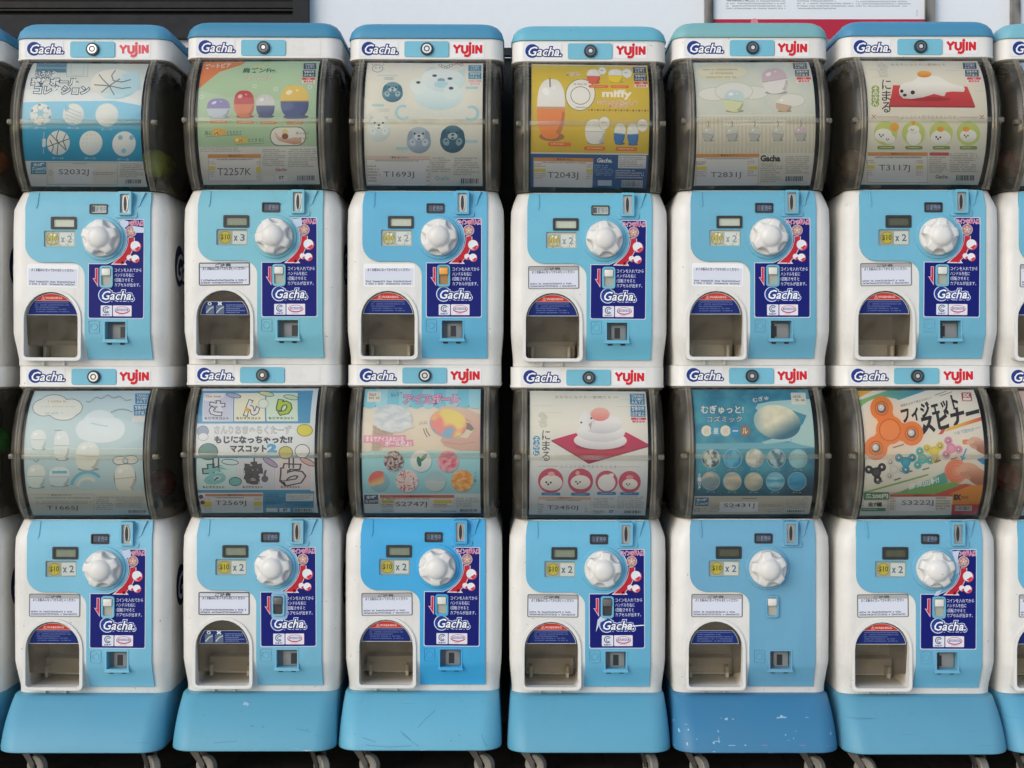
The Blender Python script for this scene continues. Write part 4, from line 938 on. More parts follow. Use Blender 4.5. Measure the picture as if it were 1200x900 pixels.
    a.rect(100, 700, 350, 850, (196, 192, 172)); a.rect(204, 694, 346, 736, (66, 108, 74), 6); a.text('各200円', 216, 702, 338, 728, (232, 232, 222), 0.035); a.rect(204, 742, 334, 782, (226, 222, 208), 6); a.text('全7種', 228, 750, 304, 774, BLK, 0.035); a.rect(190, 784, 326, 802, (66, 108, 74), 6); a.dashes(200, 789, 315, 797, 1, (210, 214, 200))
    a.rect(345, 712, 694, 850, (206, 202, 186)); a.rect(692, 766, 860, 850, (180, 64, 60))
    footer(a, 'S3222J', (415, 740, 590, 774), (348, 706, 694, 720), None, [(350, 724, 380, 800, 5), (604, 724, 684, 800, 5)], (716, 776, 800, 800), barcol=(180, 74, 62), patch=(384, 722, 602, 802))
    a.text('EX', 704, 712, 738, 738, (34, 32, 32), 0.08); a.text('TOYS', 742, 720, 782, 734, (34, 32, 32), 0.02)
    a.rect(760, 168, 816, 214, (150, 52, 52), 6); a.text('EX', 772, 174, 804, 192, (226, 216, 196), 0.05); a.rect(766, 196, 810, 210, (222, 214, 196))
    return a
def p_plain(c):
    a = poster(0, 0, 100, 100, 0, 13)
    a.rect(0, 0, 100, 100, lambda x, y: mixc(c, (210, 210, 205), y / 120)); a.rect(0, 82, 100, 100, (205, 204, 196)); a.rect(6, 84, 60, 98, (216, 216, 212)); a.dashes(64, 84, 96, 97, 5, GRY); a.disc(40, 40, 24, 22, mixc(c, (230, 230, 225), 0.5), 24); a.disc(78, 22, 12, 12, mixc(c, (60, 60, 70), 0.4), 20)
    return a
# ------------------------------------------------------------------ the place: floor, wall
def wpt(x, y, d):
    """a point seen at photo pixel (x, y), d units in front of (+) or behind (-) the machine fronts"""
    s_ = (DIST - d) / DIST
    return Vector(((x - HX) * s_ * K, -d * K, (FLOOR - (HY + (y - HY) * s_)) * K))
def slab(name, x0, x1, y0, y1, z0, z1, mat, kind=None, parent=None):
    bm = bmesh.new()
    bmesh.ops.create_cube(bm, size=1)
    for v in bm.verts: v.co = Vector(((x0 + x1) / 2 + v.co.x * (x1 - x0), (y0 + y1) / 2 + v.co.y * (y1 - y0), (z0 + z1) / 2 + v.co.z * (z1 - z0)))
    o = mesh_obj(name, finish(name, bm, mat, 0), parent)
    if kind: tag(o, kind=kind)
    return o
FLOORM, N_, L_, P_ = newmat('dark_tiles')
tcn = N_.new('ShaderNodeTexCoord'); bk = N_.new('ShaderNodeTexBrick'); nz = N_.new('ShaderNodeTexNoise'); mxn = N_.new('ShaderNodeMix'); mxn.data_type = 'RGBA'
L_.new(tcn.outputs['Object'], bk.inputs['Vector']); L_.new(tcn.outputs['Object'], nz.inputs['Vector'])
bk.inputs['Color1'].default_value = (0.060, 0.048, 0.040, 1); bk.inputs['Color2'].default_value = (0.042, 0.036, 0.032, 1); bk.inputs['Mortar'].default_value = (0.02, 0.018, 0.016, 1)
bk.inputs['Scale'].default_value = 3.0; bk.inputs['Mortar Size'].default_value = 0.008; nz.inputs['Scale'].default_value = 40; nz.inputs['Detail'].default_value = 6
L_.new(bk.outputs['Color'], mxn.inputs['A']); mxn.inputs['B'].default_value = (0.12, 0.10, 0.085, 1)
mrn = N_.new('ShaderNodeMapRange'); mrn.inputs['From Min'].default_value = 0.5; mrn.inputs['From Max'].default_value = 0.8; mrn.inputs['To Max'].default_value = 0.5
L_.new(nz.outputs['Fac'], mrn.inputs['Value']); L_.new(mrn.outputs[0], mxn.inputs['Factor']); L_.new(mxn.outputs['Result'], P_.inputs['Base Color']); P_.inputs['Roughness'].default_value = 0.6
WALLM = plastic('wall_paint', (0.74, 0.775, 0.82), 0.7, 0.1, 0.05, (0.4, 0.4, 0.4), 0.5)
PAVEM = plastic('pavement_stone', (0.58, 0.57, 0.545), 0.8, 0.4, 0.2, (0.1, 0.09, 0.08), 0.4, 0.1)
WALLY = 262 * K
slab('pavement', -120, 120, -160, 30, -0.104, -0.004, PAVEM, 'structure')
slab('floor', -6, 6, -0.16, WALLY + 0.2, -0.05, 0.0, FLOORM, 'structure')
slab('wall', -6, 6, WALLY, WALLY + 0.2, 0.0, 3.2, WALLM, 'structure')
BLKP = simple('black_paint', (0.008, 0.008, 0.009), 0.5, 0, 0.25)
DGREY = simple('dark_grey_paint', (0.016, 0.017, 0.020), 0.6, 0, 0.25)
BRONZE, N_, L_, P_ = newmat('streaked_bronze')
wv = N_.new('ShaderNodeTexWave'); wv.inputs['Scale'].default_value = 9; wv.inputs['Distortion'].default_value = 6; wv.inputs['Detail'].default_value = 3  # wavy stripes stand for reflections, painted into the metal's base colour
crn = N_.new('ShaderNodeValToRGB'); crn.color_ramp.elements[0].color = (0.035, 0.03, 0.026, 1); crn.color_ramp.elements[1].color = (0.26, 0.23, 0.2, 1)
tcn = N_.new('ShaderNodeTexCoord'); L_.new(tcn.outputs['Object'], wv.inputs['Vector']); L_.new(wv.outputs['Fac'], crn.inputs[0]); L_.new(crn.outputs[0], P_.inputs['Base Color']); P_.inputs['Roughness'].default_value = 0.3; P_.inputs['Metallic'].default_value = 0.4
# black skirting panel and rails behind the machines
skz = wpt(0, 72, -262).z
t = tag(mesh_obj('skirting_panel', None), 'black panel low on the white wall behind the machines', 'wall panel')
bpy.data.objects.remove(t)
sp = slab('skirting_panel', -5.9, 5.9, WALLY - 0.03, WALLY - 0.002, 0.002, skz, BLKP)
tag(sp, 'black panel covering the lower wall behind the machines', 'wall panel')
z0 = wpt(0, 66, -232).z; z1 = wpt(0, 57, -232).z
rl = slab('metal_rail', -2.2, 2.2, 226 * K, 238 * K, z0, z1, DGREY)
tag(rl, 'black metal rail behind the machines, seen in the gap beside the yellow card machine', 'rail')
# louvred window
lw = empty('louvre_window', wpt(150, 60, -262), 'black window frame with horizontal louvre slats, high on the wall at left', 'window')
def wslab(name, xa, ya, xb, yb, d0, d1, mat, parent):
    a, b = wpt(xa, ya, d1), wpt(xb, yb, d1); o = slab(name, a.x, b.x, -d1 * K, -d0 * K, b.z, a.z, mat)
    o.parent = parent; o.matrix_parent_inverse = Matrix.Translation(-parent.location); return o
bm = bmesh.new(); bm.free()
wslab('frame', 343, -160, 361, 44, -261, -246, DGREY, lw)
wslab('frame', -200, 17.5, 343, 44, -261, -247, DGREY, lw)
wslab('backing', -200, -160, 343, 17.5, -261, -259, BLKP, lw)
for k in range(9):
    o = wslab('slat', -200, 2 - k * 17, 343, 9 - k * 17, -258, -251, BLKP, lw)
    o2 = wslab('slat', -200, 10.5 - k * 17, 343, 12.5 - k * 17, -258, -249, DGREY, lw)
# notice boards
def notice(x0, x1, yb, label, red=True):
    nb = empty('notice_board', wpt((x0 + x1) / 2, yb, -262), label, 'notice board')
    for xa, xb in ((x0 - 10, x0), (x1, x1 + 11)): wslab('frame', xa, -190, xb, yb + 4, -261, -252, BRONZE, nb)
    for ya, yb_ in ((yb, yb + 4),): wslab('frame', x0, ya, x1, yb_, -261, -253, BRONZE, nb)
    wslab('frame', x0, -190, x1, -184, -261, -253, BRONZE, nb)
    a = Art((x0, -184, x1, yb), (x0, -184, x1, yb), 0, 0, 1.0, int(x0))
    a.rect(x0, -184, x1, yb, (222, 226, 232))
    if red:
        a.rect(x0, 22.5, x1, yb, (176, 34, 62)); a.disc(884, 26, 4.5, None, (214, 130, 140), 12)
        for xa, xb, ya, yb_ in ((851, 920, -20, 12), (934, 1000, -20, 12), (1003, 1068, -20, 9)):
            a.dashes(xa, ya, xb, yb_, 11, (150, 152, 158), 0.42, 5)
        a.dashes(851, -2, 880, 1.5, 1, (60, 60, 64), 0.9, 6); a.dashes(1074, 12, 1076, 20, 3, (120, 120, 124))
    else: a.dashes(x0 + 10, -170, x1 - 20, 0, 20, (150, 152, 158), 0.4, 5)
    p = mesh_obj('notice_sheet', a.build('notice_sheet', lambda X, Y, l: wpt(X, Y, -258 + l * 3) - nb.location, PRINT), nb)
    return nb
notice(836, 1085, 46, 'framed white notice with small print and a red stripe along its foot')
notice(1196, 1400, 46, 'framed pale notice cut off at the right edge, bronze frame', False)

# ------------------------------------------------------------------ shared meshes of a machine
M = {}
M['body'] = body_mesh()
M['panel'] = panel_mesh()
bm = bmesh.new()
loft(bm, [(42.2, -91, 91, -12, -206, 16), (63, -91, 91, -12, -206, 16), (65, -91.6, 91.6, -11.3, -206, 16.3), (66.2, -91.6, 91.6, -11.3, -206, 16.3), (66.8, -91, 91, -12, -205, 15.8)])
M['header'] = finish('header', bm, HEADW, 32)
bm = bmesh.new()
loft(bm, [(21.4, -70, 70, -30, -185, 12), (22.0, -75, 75, -24, -192, 13), (23.4, -80, 80, -19.5, -198, 14), (26.5, -85, 85, -15.5, -202, 15), (32, -89.4, 89.4, -12, -205, 16), (40.8, -92.2, 92.2, -10, -207, 17), (42.0, -92, 92, -10.4, -207, 17)])
M['lid'] = finish('lid', bm, WHITE, 40)
FLANGE = simple('smoked_flange', (0.20, 0.18, 0.145), 0.25)
bm = bmesh.new()
loft(bm, [(66.9, -90, 90, -13, -190, 16), (68.2, -90.4, 90.4, -12.2, -190, 16), (69.8, -89, 89, -15, -190, 16), (71.4, -87, 87, -19, -186, 16)])
M['flange'] = finish('drum_flange', bm, FLANGE, 40)
def revolve(bm, prof, a0=0, a1=360, n=72, ycut=(67.5, 221.8), closed=True):
    rows = []
    for x, r in prof:
        rows.append([bm.verts.new(loc3(x, YC - r * math.sin(R(a0 + (a1 - a0) * i / n)), DC + r * math.cos(R(a0 + (a1 - a0) * i / n)))) for i in range(n + (0 if closed else 1))])
    for A, B in zip(rows, rows[1:]):
        for i in range(len(A) if closed else len(A) - 1): bm.faces.new((A[i], A[(i + 1) % len(A)], B[(i + 1) % len(A)], B[i]))
    for Y, s_ in ((ycut[0], 1), (ycut[1], -1)):
        bmesh.ops.bisect_plane(bm, geom=bm.verts[:] + bm.edges[:] + bm.faces[:], plane_co=loc3(0, Y, 0), plane_no=(0, 0, s_), clear_outer=True)
bm = bmesh.new()
revolve(bm, [(-89.5, 1), (-89.5, 60), (-89, 74), (-87.5, 84), (-85, 91), (-81, 95.5), (-77, 97.5), (-73, 98), (-40, 98), (0, 98), (40, 98), (73, 98), (77, 97.5), (81, 95.5), (85, 91), (87.5, 84), (89, 74), (89.5, 60), (89.5, 1)])
for f in bm.faces: f.material_index = 1 if abs(f.calc_center_median().x) > 73 * K else 0
M['drum'] = finish('drum', bm, [SMOKE, SIDES], 40)
def rimmesh(x):
    bm = bmesh.new()
    revolve(bm, [(x - 3.2, 98), (x - 3.2, 100), (x - 1.6, 101), (x - 0.3, 99.6), (x + 0.6, 99.6), (x + 2, 101), (x + 3.2, 100), (x + 3.2, 98)], -58, 58, 44, closed=False)
    return finish('drum_rim', bm, RIMM, 50)
M['rimL'], M['rimR'] = rimmesh(-74.5), rimmesh(74.5)
bm = bmesh.new()
box(bm, 79, 86.5, 143.2, 149.2, 14, 27, 0, 1.2)
M['latchR'] = finish('latch', bm, RIMM, 40)
bm = bmesh.new()
box(bm, -86.5, -79, 143.2, 149.2, 14, 27, 0, 1.2)
M['latchL'] = finish('latch', bm, RIMM, 40)
bm = bmesh.new()
box(bm, -71, 71, 143.8, 149.2, 28.1, 28.6, 0, 0.2)
M['seam'] = finish('drum_seam', bm, SEAMM, 40)
bm = bmesh.new()
revolve(bm, [(-86, 70), (-84, 90), (84, 90), (86, 70)], 62, 298, 40, (69.5, 220.5), False)
for Y in (70.5, 220.0): box(bm, -84, 84, Y - 0.4, Y + 0.4, -150, -16)
for X in (-40, 40): box(bm, X - 1, X + 1, 74, 216, -150, -30)
M['hopper'] = finish('hopper', bm, DARK, 40)
bm = bmesh.new()
ringprism(bm, arch(35.2, 421, 6), arch(ARCH_R - 0.1, 417, 4), -16, 1.8)
M['chute'] = None
box(bm, -57, -54.2, 420.5, 426.5, -16, -9.5, 0, 0.6); box(bm, -33, -30.2, 420.5, 426.5, -16, -9.5, 0, 0.6)
M['chute'] = finish('chute_frame', bm, HEADW, 32)
bm = bmesh.new()
box(bm, -72, -14, 396, 416.6, -84, -62, 0, 1.5)
for X in (-66, -22): box(bm, X - 2, X + 2, 403, 416.6, -62, -46, 0, 0.8)
M['tray'] = finish('chute_step', bm, INNER, 32)
flapd = lambda y: -0.8 - max(0, y - 341) * 0.17
bm = bmesh.new()
prism(bm, arch(30.9, 403, 1.5), lambda y: flapd(y) - 0.9, flapd)
M['flap'] = finish('chute_flap', bm, FLAPM, 32)
# knob: round foot, five-lobed grip, domed middle
bm = bmesh.new()
lathe(bm, 0, BASEY, [(21.4, 3.6), (21.7, 5.0), (21.5, 8.0), (20.9, 9.2), (12, 9.4)], 64)
prof = [(20.4, 8.6), (20.9, 9.6), (21.0, 15.4), (20.6, 16.8), (19.6, 17.9), (17.6, 18.7), (14.6, 19.3), (12.9, 19.6), (12.2, 20.3), (11.2, 22.0), (9.2, 23.7), (6.6, 24.9), (3.4, 25.5), (1, 25.6)]
rows = []
NA = 160
def notch(an):
    d_ = (an * 5 / (2 * math.pi) + 0.5) % 1.0 - 0.5
    d_ = d_ * 2 * math.pi / 5; q2 = 9.6 ** 2 - (25 * math.sin(d_)) ** 2
    return 25 * math.cos(d_) - math.sqrt(q2) if q2 > 0 else 99.0
for r, d in prof:
    row = []
    for i in range(NA):
        an = 2 * math.pi * i / NA
        rr = min(r, max(13.0, notch(an) - (21.0 - r) * 0.5 + (0.9 if d < 10 else 0))) if r > 13.5 else r
        row.append(bm.verts.new(loc3(rr * math.cos(an), BASEY + rr * math.sin(an), d)))
    rows.append(row)
for A, B in zip(rows, rows[1:]):
    for i in range(NA): bm.faces.new((A[i], A[(i + 1) % NA], B[(i + 1) % NA], B[i]))
bm.faces.new(rows[-1]); bm.faces.new(rows[0])
M['knob'] = finish('handle', bm, KNOBW, 42)
bm = bmesh.new()
lathe(bm, 17, 278, [(25.6, 2.2), (25.6, 3.3), (25, 3.8), (22.5, 3.8), (10, 3.8)], 40)
M['collar'] = finish('collar', bm, WHITE, 35)
# coin slot: blue housing, steel plate with the slit
bm = bmesh.new()
prism(bm, rrect(31, 58, 222.5, 254, 3, 3), lambda y: fdep(y) + 2, lambda y: fdep(y) + 3.4)
ringprism(bm, rrect(36, 52, 223.5, 251, 1.5, 3), rrect(38.8, 49.2, 226.5, 248.5, 0.8, 3), -8, 7)
prism(bm, [(56, 224), (66, 223), (63, 231), (60.5, 240), (56, 243)], lambda y: fdep(y) + 2, lambda y: fdep(y) + 5 - (y - 224) * 0.12)
M['slot'] = finish('coin_slot', bm, WHITE, 35)
bm = bmesh.new()
prism(bm, [(-61, 224), (-59, 224), (-58.6, 240), (-60, 243), (-61.4, 240)], lambda y: fdep(y) + 2, lambda y: fdep(y) + 3.2)
M['rib'] = finish('panel_rib', bm, WHITE, 35)
bm = bmesh.new()
box(bm, 38.7, 49.3, 226.4, 248.6, -6, 2.6, 0)
lens = lambda w_, h_: [(44 + w_ * math.cos(R(a)) , 237.5 + h_ * math.sin(R(a))) for a in range(0, 360, 30)]
prism(bm, lens(3.4, 10), 2.6, 4.2, 0); prism(bm, lens(1.9, 9), 2.6, 4.5, 1)
M['slotplate'] = finish('slot_plate', bm, [CHROME, BLACK], 35)
# displays
def bezel(h, t_):
    bm = bmesh.new()
    ringprism(bm, rrect(h[0], h[1], h[2], h[3], 1.5, 3), rrect(h[0] + t_, h[1] - t_, h[2] + t_, h[3] - t_, 0.8, 3), 0.2, 3.1)
    box(bm, h[0] + t_ * 0.5, h[1] - t_ * 0.5, h[2] + t_ * 0.5, h[3] - t_ * 0.5, 0.2, 1.2, 1)
    return bm
M['lcd'] = finish('credit_display', bezel(HOLE_LCD, 2.8), [BLACK, LCD], 35)
M['lcd_pale'] = finish('credit_display', bezel(HOLE_LCD, 2.8), [BLACK, LCDL], 35)
M['lcd_dark'] = finish('credit_display', bezel(HOLE_LCD, 2.8), [BLACK, LCDD], 35)
bm = bezel(HOLE_STAT, 1.2)
M['stat'] = finish('sale_display', bm, [BLACK, simple('sale_glass', (0.030, 0.038, 0.055), 0.3)], 35)
M['stat_pale'] = finish('sale_display', bezel(HOLE_STAT, 1.2), [BLACK, LCDL], 35)
def stat_text():
    a = Art((0, 0, 1, 1), (0, 0, 1, 1))
    a.f = a.t = (2, 238, 23, 249.5); a.kx = a.ky = 1
    a.rect(4, 240.4, 8.5, 247, (84, 92, 104)); a.text('販売中', 9.5, 240.6, 20.8, 246.9, (120, 134, 160), 0.02)
    return a.build('sale_lettering', on_plane(1.35), PRINT)
M['stattext'] = stat_text()
def art_px(x0, y0, x1, y1, gain=1.0, seed=1): return Art((x0, y0, x1, y1), (x0, y0, x1, y1), 0, 0, gain, seed)
def price(n, faded):
    a = art_px(HOLE_PRICE[0], HOLE_PRICE[2], HOLE_PRICE[1], HOLE_PRICE[3], 1.0, n + faded)
    bgc = (150, 158, 146) if not faded else (182, 186, 172)
    a.rect(HOLE_PRICE[0], HOLE_PRICE[2], HOLE_PRICE[1], HOLE_PRICE[3], bgc)
    a.rect(-49.5, 271.5, -16.5, 286.5, mixc(bgc, (150, 152, 142), 0.35))
    a.rect(-33, 271.5, -16.5, 286.5, mixc(bgc, (222, 224, 218), 0.6))
    yc = (178, 166, 58) if not faded else (186, 178, 104)
    a.disc(-41.5, 279, 7.2, None, (120, 112, 50), 22); a.disc(-41.5, 279, 6.6, None, yc, 22)
    a.text('$10', -47, 275.6, -36, 282.4, (74, 74, 50) if not faded else (150, 140, 80), 0.02)
    c = (78, 104, 120) if not faded else (128, 150, 160)
    a.text('x', -31.2, 277.4, -27.4, 282.6, c, 0.035); a.text(str(n), -23.8, 275, -18.8, 282.8, c, 0.02)
    if faded:
        for _ in range(26): x, y = a.rnd.uniform(-49, -17), a.rnd.uniform(272, 286); a.rect(x, y, x + a.rnd.uniform(0.5, 2), y + a.rnd.uniform(1, 3.4), a.rnd.choice(((226, 228, 222), (190, 190, 170), (150, 150, 140))))
    return a.build('price_card', on_plane(0.5), PRINT)
PRICES = {(n, f): price(n, f) for n in (2, 3) for f in (0, 1)}
def info(kind):
    a = art_px(-72, 308, -11, 336, 1.0, len(kind))
    if kind == 'bordered':
        a.rect(-71.5, 308.5, -11.5, 335.5, (236, 237, 238), 2)
        a.rect(-70, 314, -13, 334, (212, 216, 228))
    else:
        a.rect(-71.5, 308.5, -11.5, 335.5, (112, 112, 112), 2); a.rect(-70.5, 309.5, -12.5, 335, (168, 168, 168), 2)
        a.rect(-70, 314, -13, 334, (214, 218, 230))
        if kind == 'headed': a.rect(-70, 309.6, -13, 314, (204, 208, 214)); a.text('ご注意', -52, 310, -34, 313.6, BLK, 0.04, res=1); a.frame(-70.6, 309.4, -12.4, 335, 0.5, (60, 64, 80)); a.rect(-70, 313.8, -13, 314.3, (70, 74, 90))
        else: a.text('ご注意', -52, 310.2, -34, 313.4, (86, 86, 86), 0.04, res=1)
    a.text('よくお読みになってからお使いください', -67, 313.8, -17, 317.4, (76, 80, 92), 0.03, res=1)
    a.dashes(-69, 328.3, -15, 334, 2, (84, 88, 100), 0.62, 3.0)
    return a.build('information_label', on_front(0.25), VINYL)
INFO = {k: info(k) for k in ('bordered', 'inset', 'headed')}
def warn(kind):
    a = art_px(-75, 340, -11, 370, 1.0, 3)
    def seg(r, y0, y1):
        cx, cy = ARCH_C; pts = []
        n = 14
        def xat(y): return math.sqrt(max(0.01, r * r - (cy - y) ** 2)) if y < cy else r
        ys = [y0 + (y1 - y0) * i / n for i in range(n + 1)]
        return [(cx - xat(y), y) for y in ys] + [(cx + xat(y), y) for y in ys[::-1]]
    cy = ARCH_C[1]
    if kind == 'warning':
        a.poly(seg(29.9, cy - 29.7, 367.4), (206, 208, 206)); a.poly(seg(29.3, cy - 29.1, 350.6), (196, 62, 54)); a.poly(seg(29.3, 351.0, 366.8), (30, 46, 112))
        a.text('⚠WARNING', -55, 345.6, -31, 349.4, (226, 190, 180), 0.03, res=1); a.dashes(-63, 352.4, -23, 365.2, 5, (110, 122, 168), 0.4, 4)
    elif kind == 'diagram':
        a.poly(seg(28.4, 353.4, 369.2), (186, 190, 192)); a.poly(seg(27.8, 353.9, 368.7), (34, 50, 108))
        for x, t in ((-60, '○'), (-48, '×')): a.rect(x - 4.6, 358, x + 4.8, 368, (96, 112, 130)); a.stroke([(x - 4, 366.5), (x, 362), (x + 4, 360)], 1.4, (190, 196, 200)); a.text(t, x - 2, 354.4, x + 2, 357.6, (226, 230, 230), 0.05, res=1)
        a.dashes(-41, 357, -17.5, 367.8, 5, (140, 154, 196), 0.4, 4)
    else:
        a.poly(seg(28.4, 351.6, 368.0), (176, 182, 186)); a.poly(seg(27.8, 352.1, 367.4), (28, 48, 112)); a.dashes(-64, 353.4, -22, 366.4, 5, (112, 128, 176), 0.4, 4)
    return a.build('warning_label', lambda X, Y, l: loc3(X, Y, flapd(Y) + 0.35 + l), VINYL)
WARN = {k: warn(k) for k in ('warning', 'diagram', 'blue')}
def instr(wear):
    a = art_px(0, 250, 70, 375, 1.0, 11 + wear)
    def outline(i):
        p = [(1 + i, 307 + i)]
        r = 29 + i
        for k in range(9):
            an = R(78 - 122 * k / 8); p.append((17 + r * math.cos(an), 278 + r * math.sin(an)))
        p[1] = (p[1][0], 307 + i)
        p += [(35.5 + i * 0.8, 258.5), (37 + i * 0.8, 256 + i * 0.5), (39 + i * 0.5, 255 + i)]
        for c in ((66.5 - i - 2, 255 + i + 2, -90), (66.5 - i - 2, 371.5 - i - 2, 0), (1 + i + 2, 371.5 - i - 2, 90)):
            for k in range(4): an = R(c[2] + 30 * k); p.append((c[0] + 2 * math.cos(an), c[1] + 2 * math.sin(an)))
        return p
    NAVY = (18, 26, 108)
    a.poly(outline(0), (196, 206, 226)); a.poly(outline(0.9), NAVY)
    # arrow sweeping from the coin down to the ball
    q = []
    L, Rr = [], []
    for k in range(9):
        t_ = k / 8; an = R(-2 + 56 * t_); r0, r1 = 31.2 - 0.4 * t_, 37.5 + 0.5 * t_
        L.append((17 + r0 * math.cos(an), 278 + r0 * math.sin(an))); Rr.append((17 + r1 * math.cos(an), 278 + r1 * math.sin(an)))
    a.poly([(p[0] - 0.5, p[1] - 0.7) for p in L] + [(27.5, 308.4), (46.5, 308.6), (43.2, 304.5)] + [(p[0] + 0.8, p[1]) for p in Rr[::-1]], (224, 216, 222))
    a.poly(L + [(30.5, 307.2), (43.8, 307.4), (40.6, 303.6)] + Rr[::-1], (198, 44, 60))
    for x, y, r in ((49.5, 300.5, 3.6), (56.6, 287, 6.3), (56.4, 301.5, 4.8)):
        a.disc(x, y, r, None, (200, 84, 98), 22); a.disc(x - r * 0.1, y - r * 0.12, r * 0.9, r * 0.88, (230, 232, 236), 22); a.poly([(x - r * 0.35, y + r * 0.55), (x + r * 0.55, y - r * 0.05), (x + r * 0.75, y + r * 0.2), (x + r * 0.3, y + r * 0.75)], (198, 56, 70))
    a.disc(51, 269.5, 6.4, None, (214, 196, 206), 20); a.disc(51, 269.5, 5.8, None, (172, 128, 120), 20)
    for k in range(5): an = R(72 * k - 90); a.disc(51 + 2.9 * math.cos(an), 269.5 + 2.9 * math.sin(an), 1.5, None, (206, 176, 166), 8)
    a.disc(51, 269.5, 1.3, None, (224, 204, 190), 8)
    a.text('コインの投入口', 38.5, 257, 65, 262.6, (206, 70, 110), 0.03, 0, [((226, 216, 230), 0.09)])
    a.poly([(9.2, 312.5), (12.8, 312.5), (12.8, 334.5), (6.2, 324), (9.2, 324.8)], (222, 190, 206)); a.poly([(9.8, 313), (12.2, 313), (12.2, 332), (7.4, 324.8), (9.8, 325.4)], (196, 52, 72))
    for k, s_ in enumerate(('コインを入れてから', 'ハンドルを右に', '1回転させると', 'カプセルが出ます。')):
        a.text(s_, 32, 312.6 + k * 5.7, (63.5, 54.5, 53.5, 62)[k], 317 + k * 5.7, (206, 212, 232), 0.01, res=1)
    gacha_logo(a, 13.5, 336, 54.5, 352, (242, 243, 245), (32, 62, 140), (206, 216, 236))
    a.rect(16, 356, 29.3, 368.6, (216, 220, 232), 0.8); a.ring(22.6, 361, 4.3, 1.2, (96, 100, 124), 18, 40, 330); a.ring(23, 361.2, 2.4, 0.9, (96, 100, 124), 14, 40, 330); a.text('自販機', 18.4, 366, 26.8, 368, (70, 76, 120), 0.02, res=1)
    a.rect(30.3, 356, 52, 368.6, (224, 220, 228), 0.8); a.disc(41.2, 361.6, 8.8, 4.4, (180, 66, 88), 22); a.disc(41.2, 361.2, 7.9, 3.4, (224, 220, 228), 22); a.rect(34.5, 359.8, 48, 362.6, (120, 128, 176)); a.text('GACHA', 35.5, 360.2, 47, 362.2, (226, 226, 234), 0.02, res=1); a.dashes(36.5, 366.6, 46, 367.8, 1, (190, 90, 110))
    WT = (196, 208, 226)
    if wear == 1:      # torn top corner
        a.poly([(37, 257), (42, 256), (48, 258), (47, 263), (43, 266), (40, 264)], WT); a.poly([(52, 263), (66, 265), (66, 271), (56, 271)], WT)
    elif wear == 2:
        a.poly([(11, 338), (17, 331), (27, 331), (22, 337), (14, 341), (9, 352)], WT); a.poly([(40, 345.5), (66, 343.6), (66, 344.6), (40, 347)], (226, 228, 236))
    elif wear == 3:    # pale tape round the coin window
        a.rect(14, 306.5, 33, 340, (150, 180, 214), 5)
    elif wear == 4:
        a.poly([(38, 258), (46, 256.5), (44, 268), (46, 282), (42, 284), (41, 270)], WT); a.poly([(17, 309), (20, 304), (26, 302), (22, 309)], WT)
    elif wear == 5:
        a.poly([(37, 257), (48, 256), (49, 264), (42, 267)], (186, 206, 226))
    return a.build('instruction_sticker', on_front(PAN + 0.2), VINYL)
INSTR = {}
# coin window: rounded frame, back plate, sliding lever
bm = bmesh.new()
ringprism(bm, rrect(14.6, 30, 310, 335.6, 3.4, 4), rrect(16.8, 27.8, 312.2, 333, 2, 4), 2.0, 5.0)
M['window'] = finish('coin_window', bm, WHITE, 35)
def lever(c1, c2):
    bm = bmesh.new()
    box(bm, 16.2, 28.4, 311.6, 333.6, 1.8, 2.9, 1); box(bm, 17.2, 27.4, 313.2, 321.5, 2.9, 6.5, 0, 0.8)
    return finish('coin_lever', bm, [simple(*c1), simple(*c2)], 35)
LEVER = {'white': lever(('lever_white', (0.7, 0.69, 0.64), 0.35), ('lever_plate_green', (0.36, 0.38, 0.32), 0.4)),
         'orange': lever(('lever_orange', (0.78, 0.36, 0.07), 0.35), ('lever_plate_amber', (0.34, 0.19, 0.06), 0.4)),
         'dark': lever(('lever_grey', (0.12, 0.12, 0.12), 0.35), ('lever_plate_dark', (0.035, 0.035, 0.035), 0.4))}
# coin return
bm = bmesh.new()
ringprism(bm, rrect(18.2, 46.3, 372.6, 396.9, 0.6, 2), rrect(20.4, 44.4, 375.2, 395.6, 0.4, 2), -15, 2.6)
prism(bm, rrect(17.2, 47.2, 396.6, 399.6, 0.7, 2), lambda y: fdep(y) + 1, 3.0)
ringprism(bm, rrect(1, 14, 373.5, 388.5, 1.5, 3), rrect(1.8, 13.2, 374.3, 387.7, 1.2, 3), 2.1, 2.75)
ringprism(bm, [(7.5 + 4.2 * math.cos(R(k * 24)), 381 + 4.2 * math.sin(R(k * 24))) for k in range(15)], [(7.5 + 3.4 * math.cos(R(k * 24)), 381 + 3.4 * math.sin(R(k * 24))) for k in range(15)], 2.1, 2.6)
M['return'] = finish('coin_return', bm, WHITE, 35)
def retplate(side):
    bm = bmesh.new()
    box(bm, 20, 44.8, 375, 396, -15.6, -13, 0); h = {'r': (35.5, 42.5), 'm': (30, 36.5), 'l': (22.5, 29)}[side]
    box(bm, 26, 43.5, 378, 395.4, -13, -8.5, 0, 0.6); box(bm, h[0], h[1], 381, 393.5, -10, -8.2, 1)
    for X in (21.5, 36.5): prism(bm, [(X, 399.9), (X + 6, 399.9), (X + 5.5, 402), (X + 0.5, 402)], lambda y: fdep(y) + 1, lambda y: fdep(y) + 2.5, 1)
    return finish('return_gate', bm, [GREYP, BLACK], 35)
RET = {k: retplate(k) for k in 'rml'}
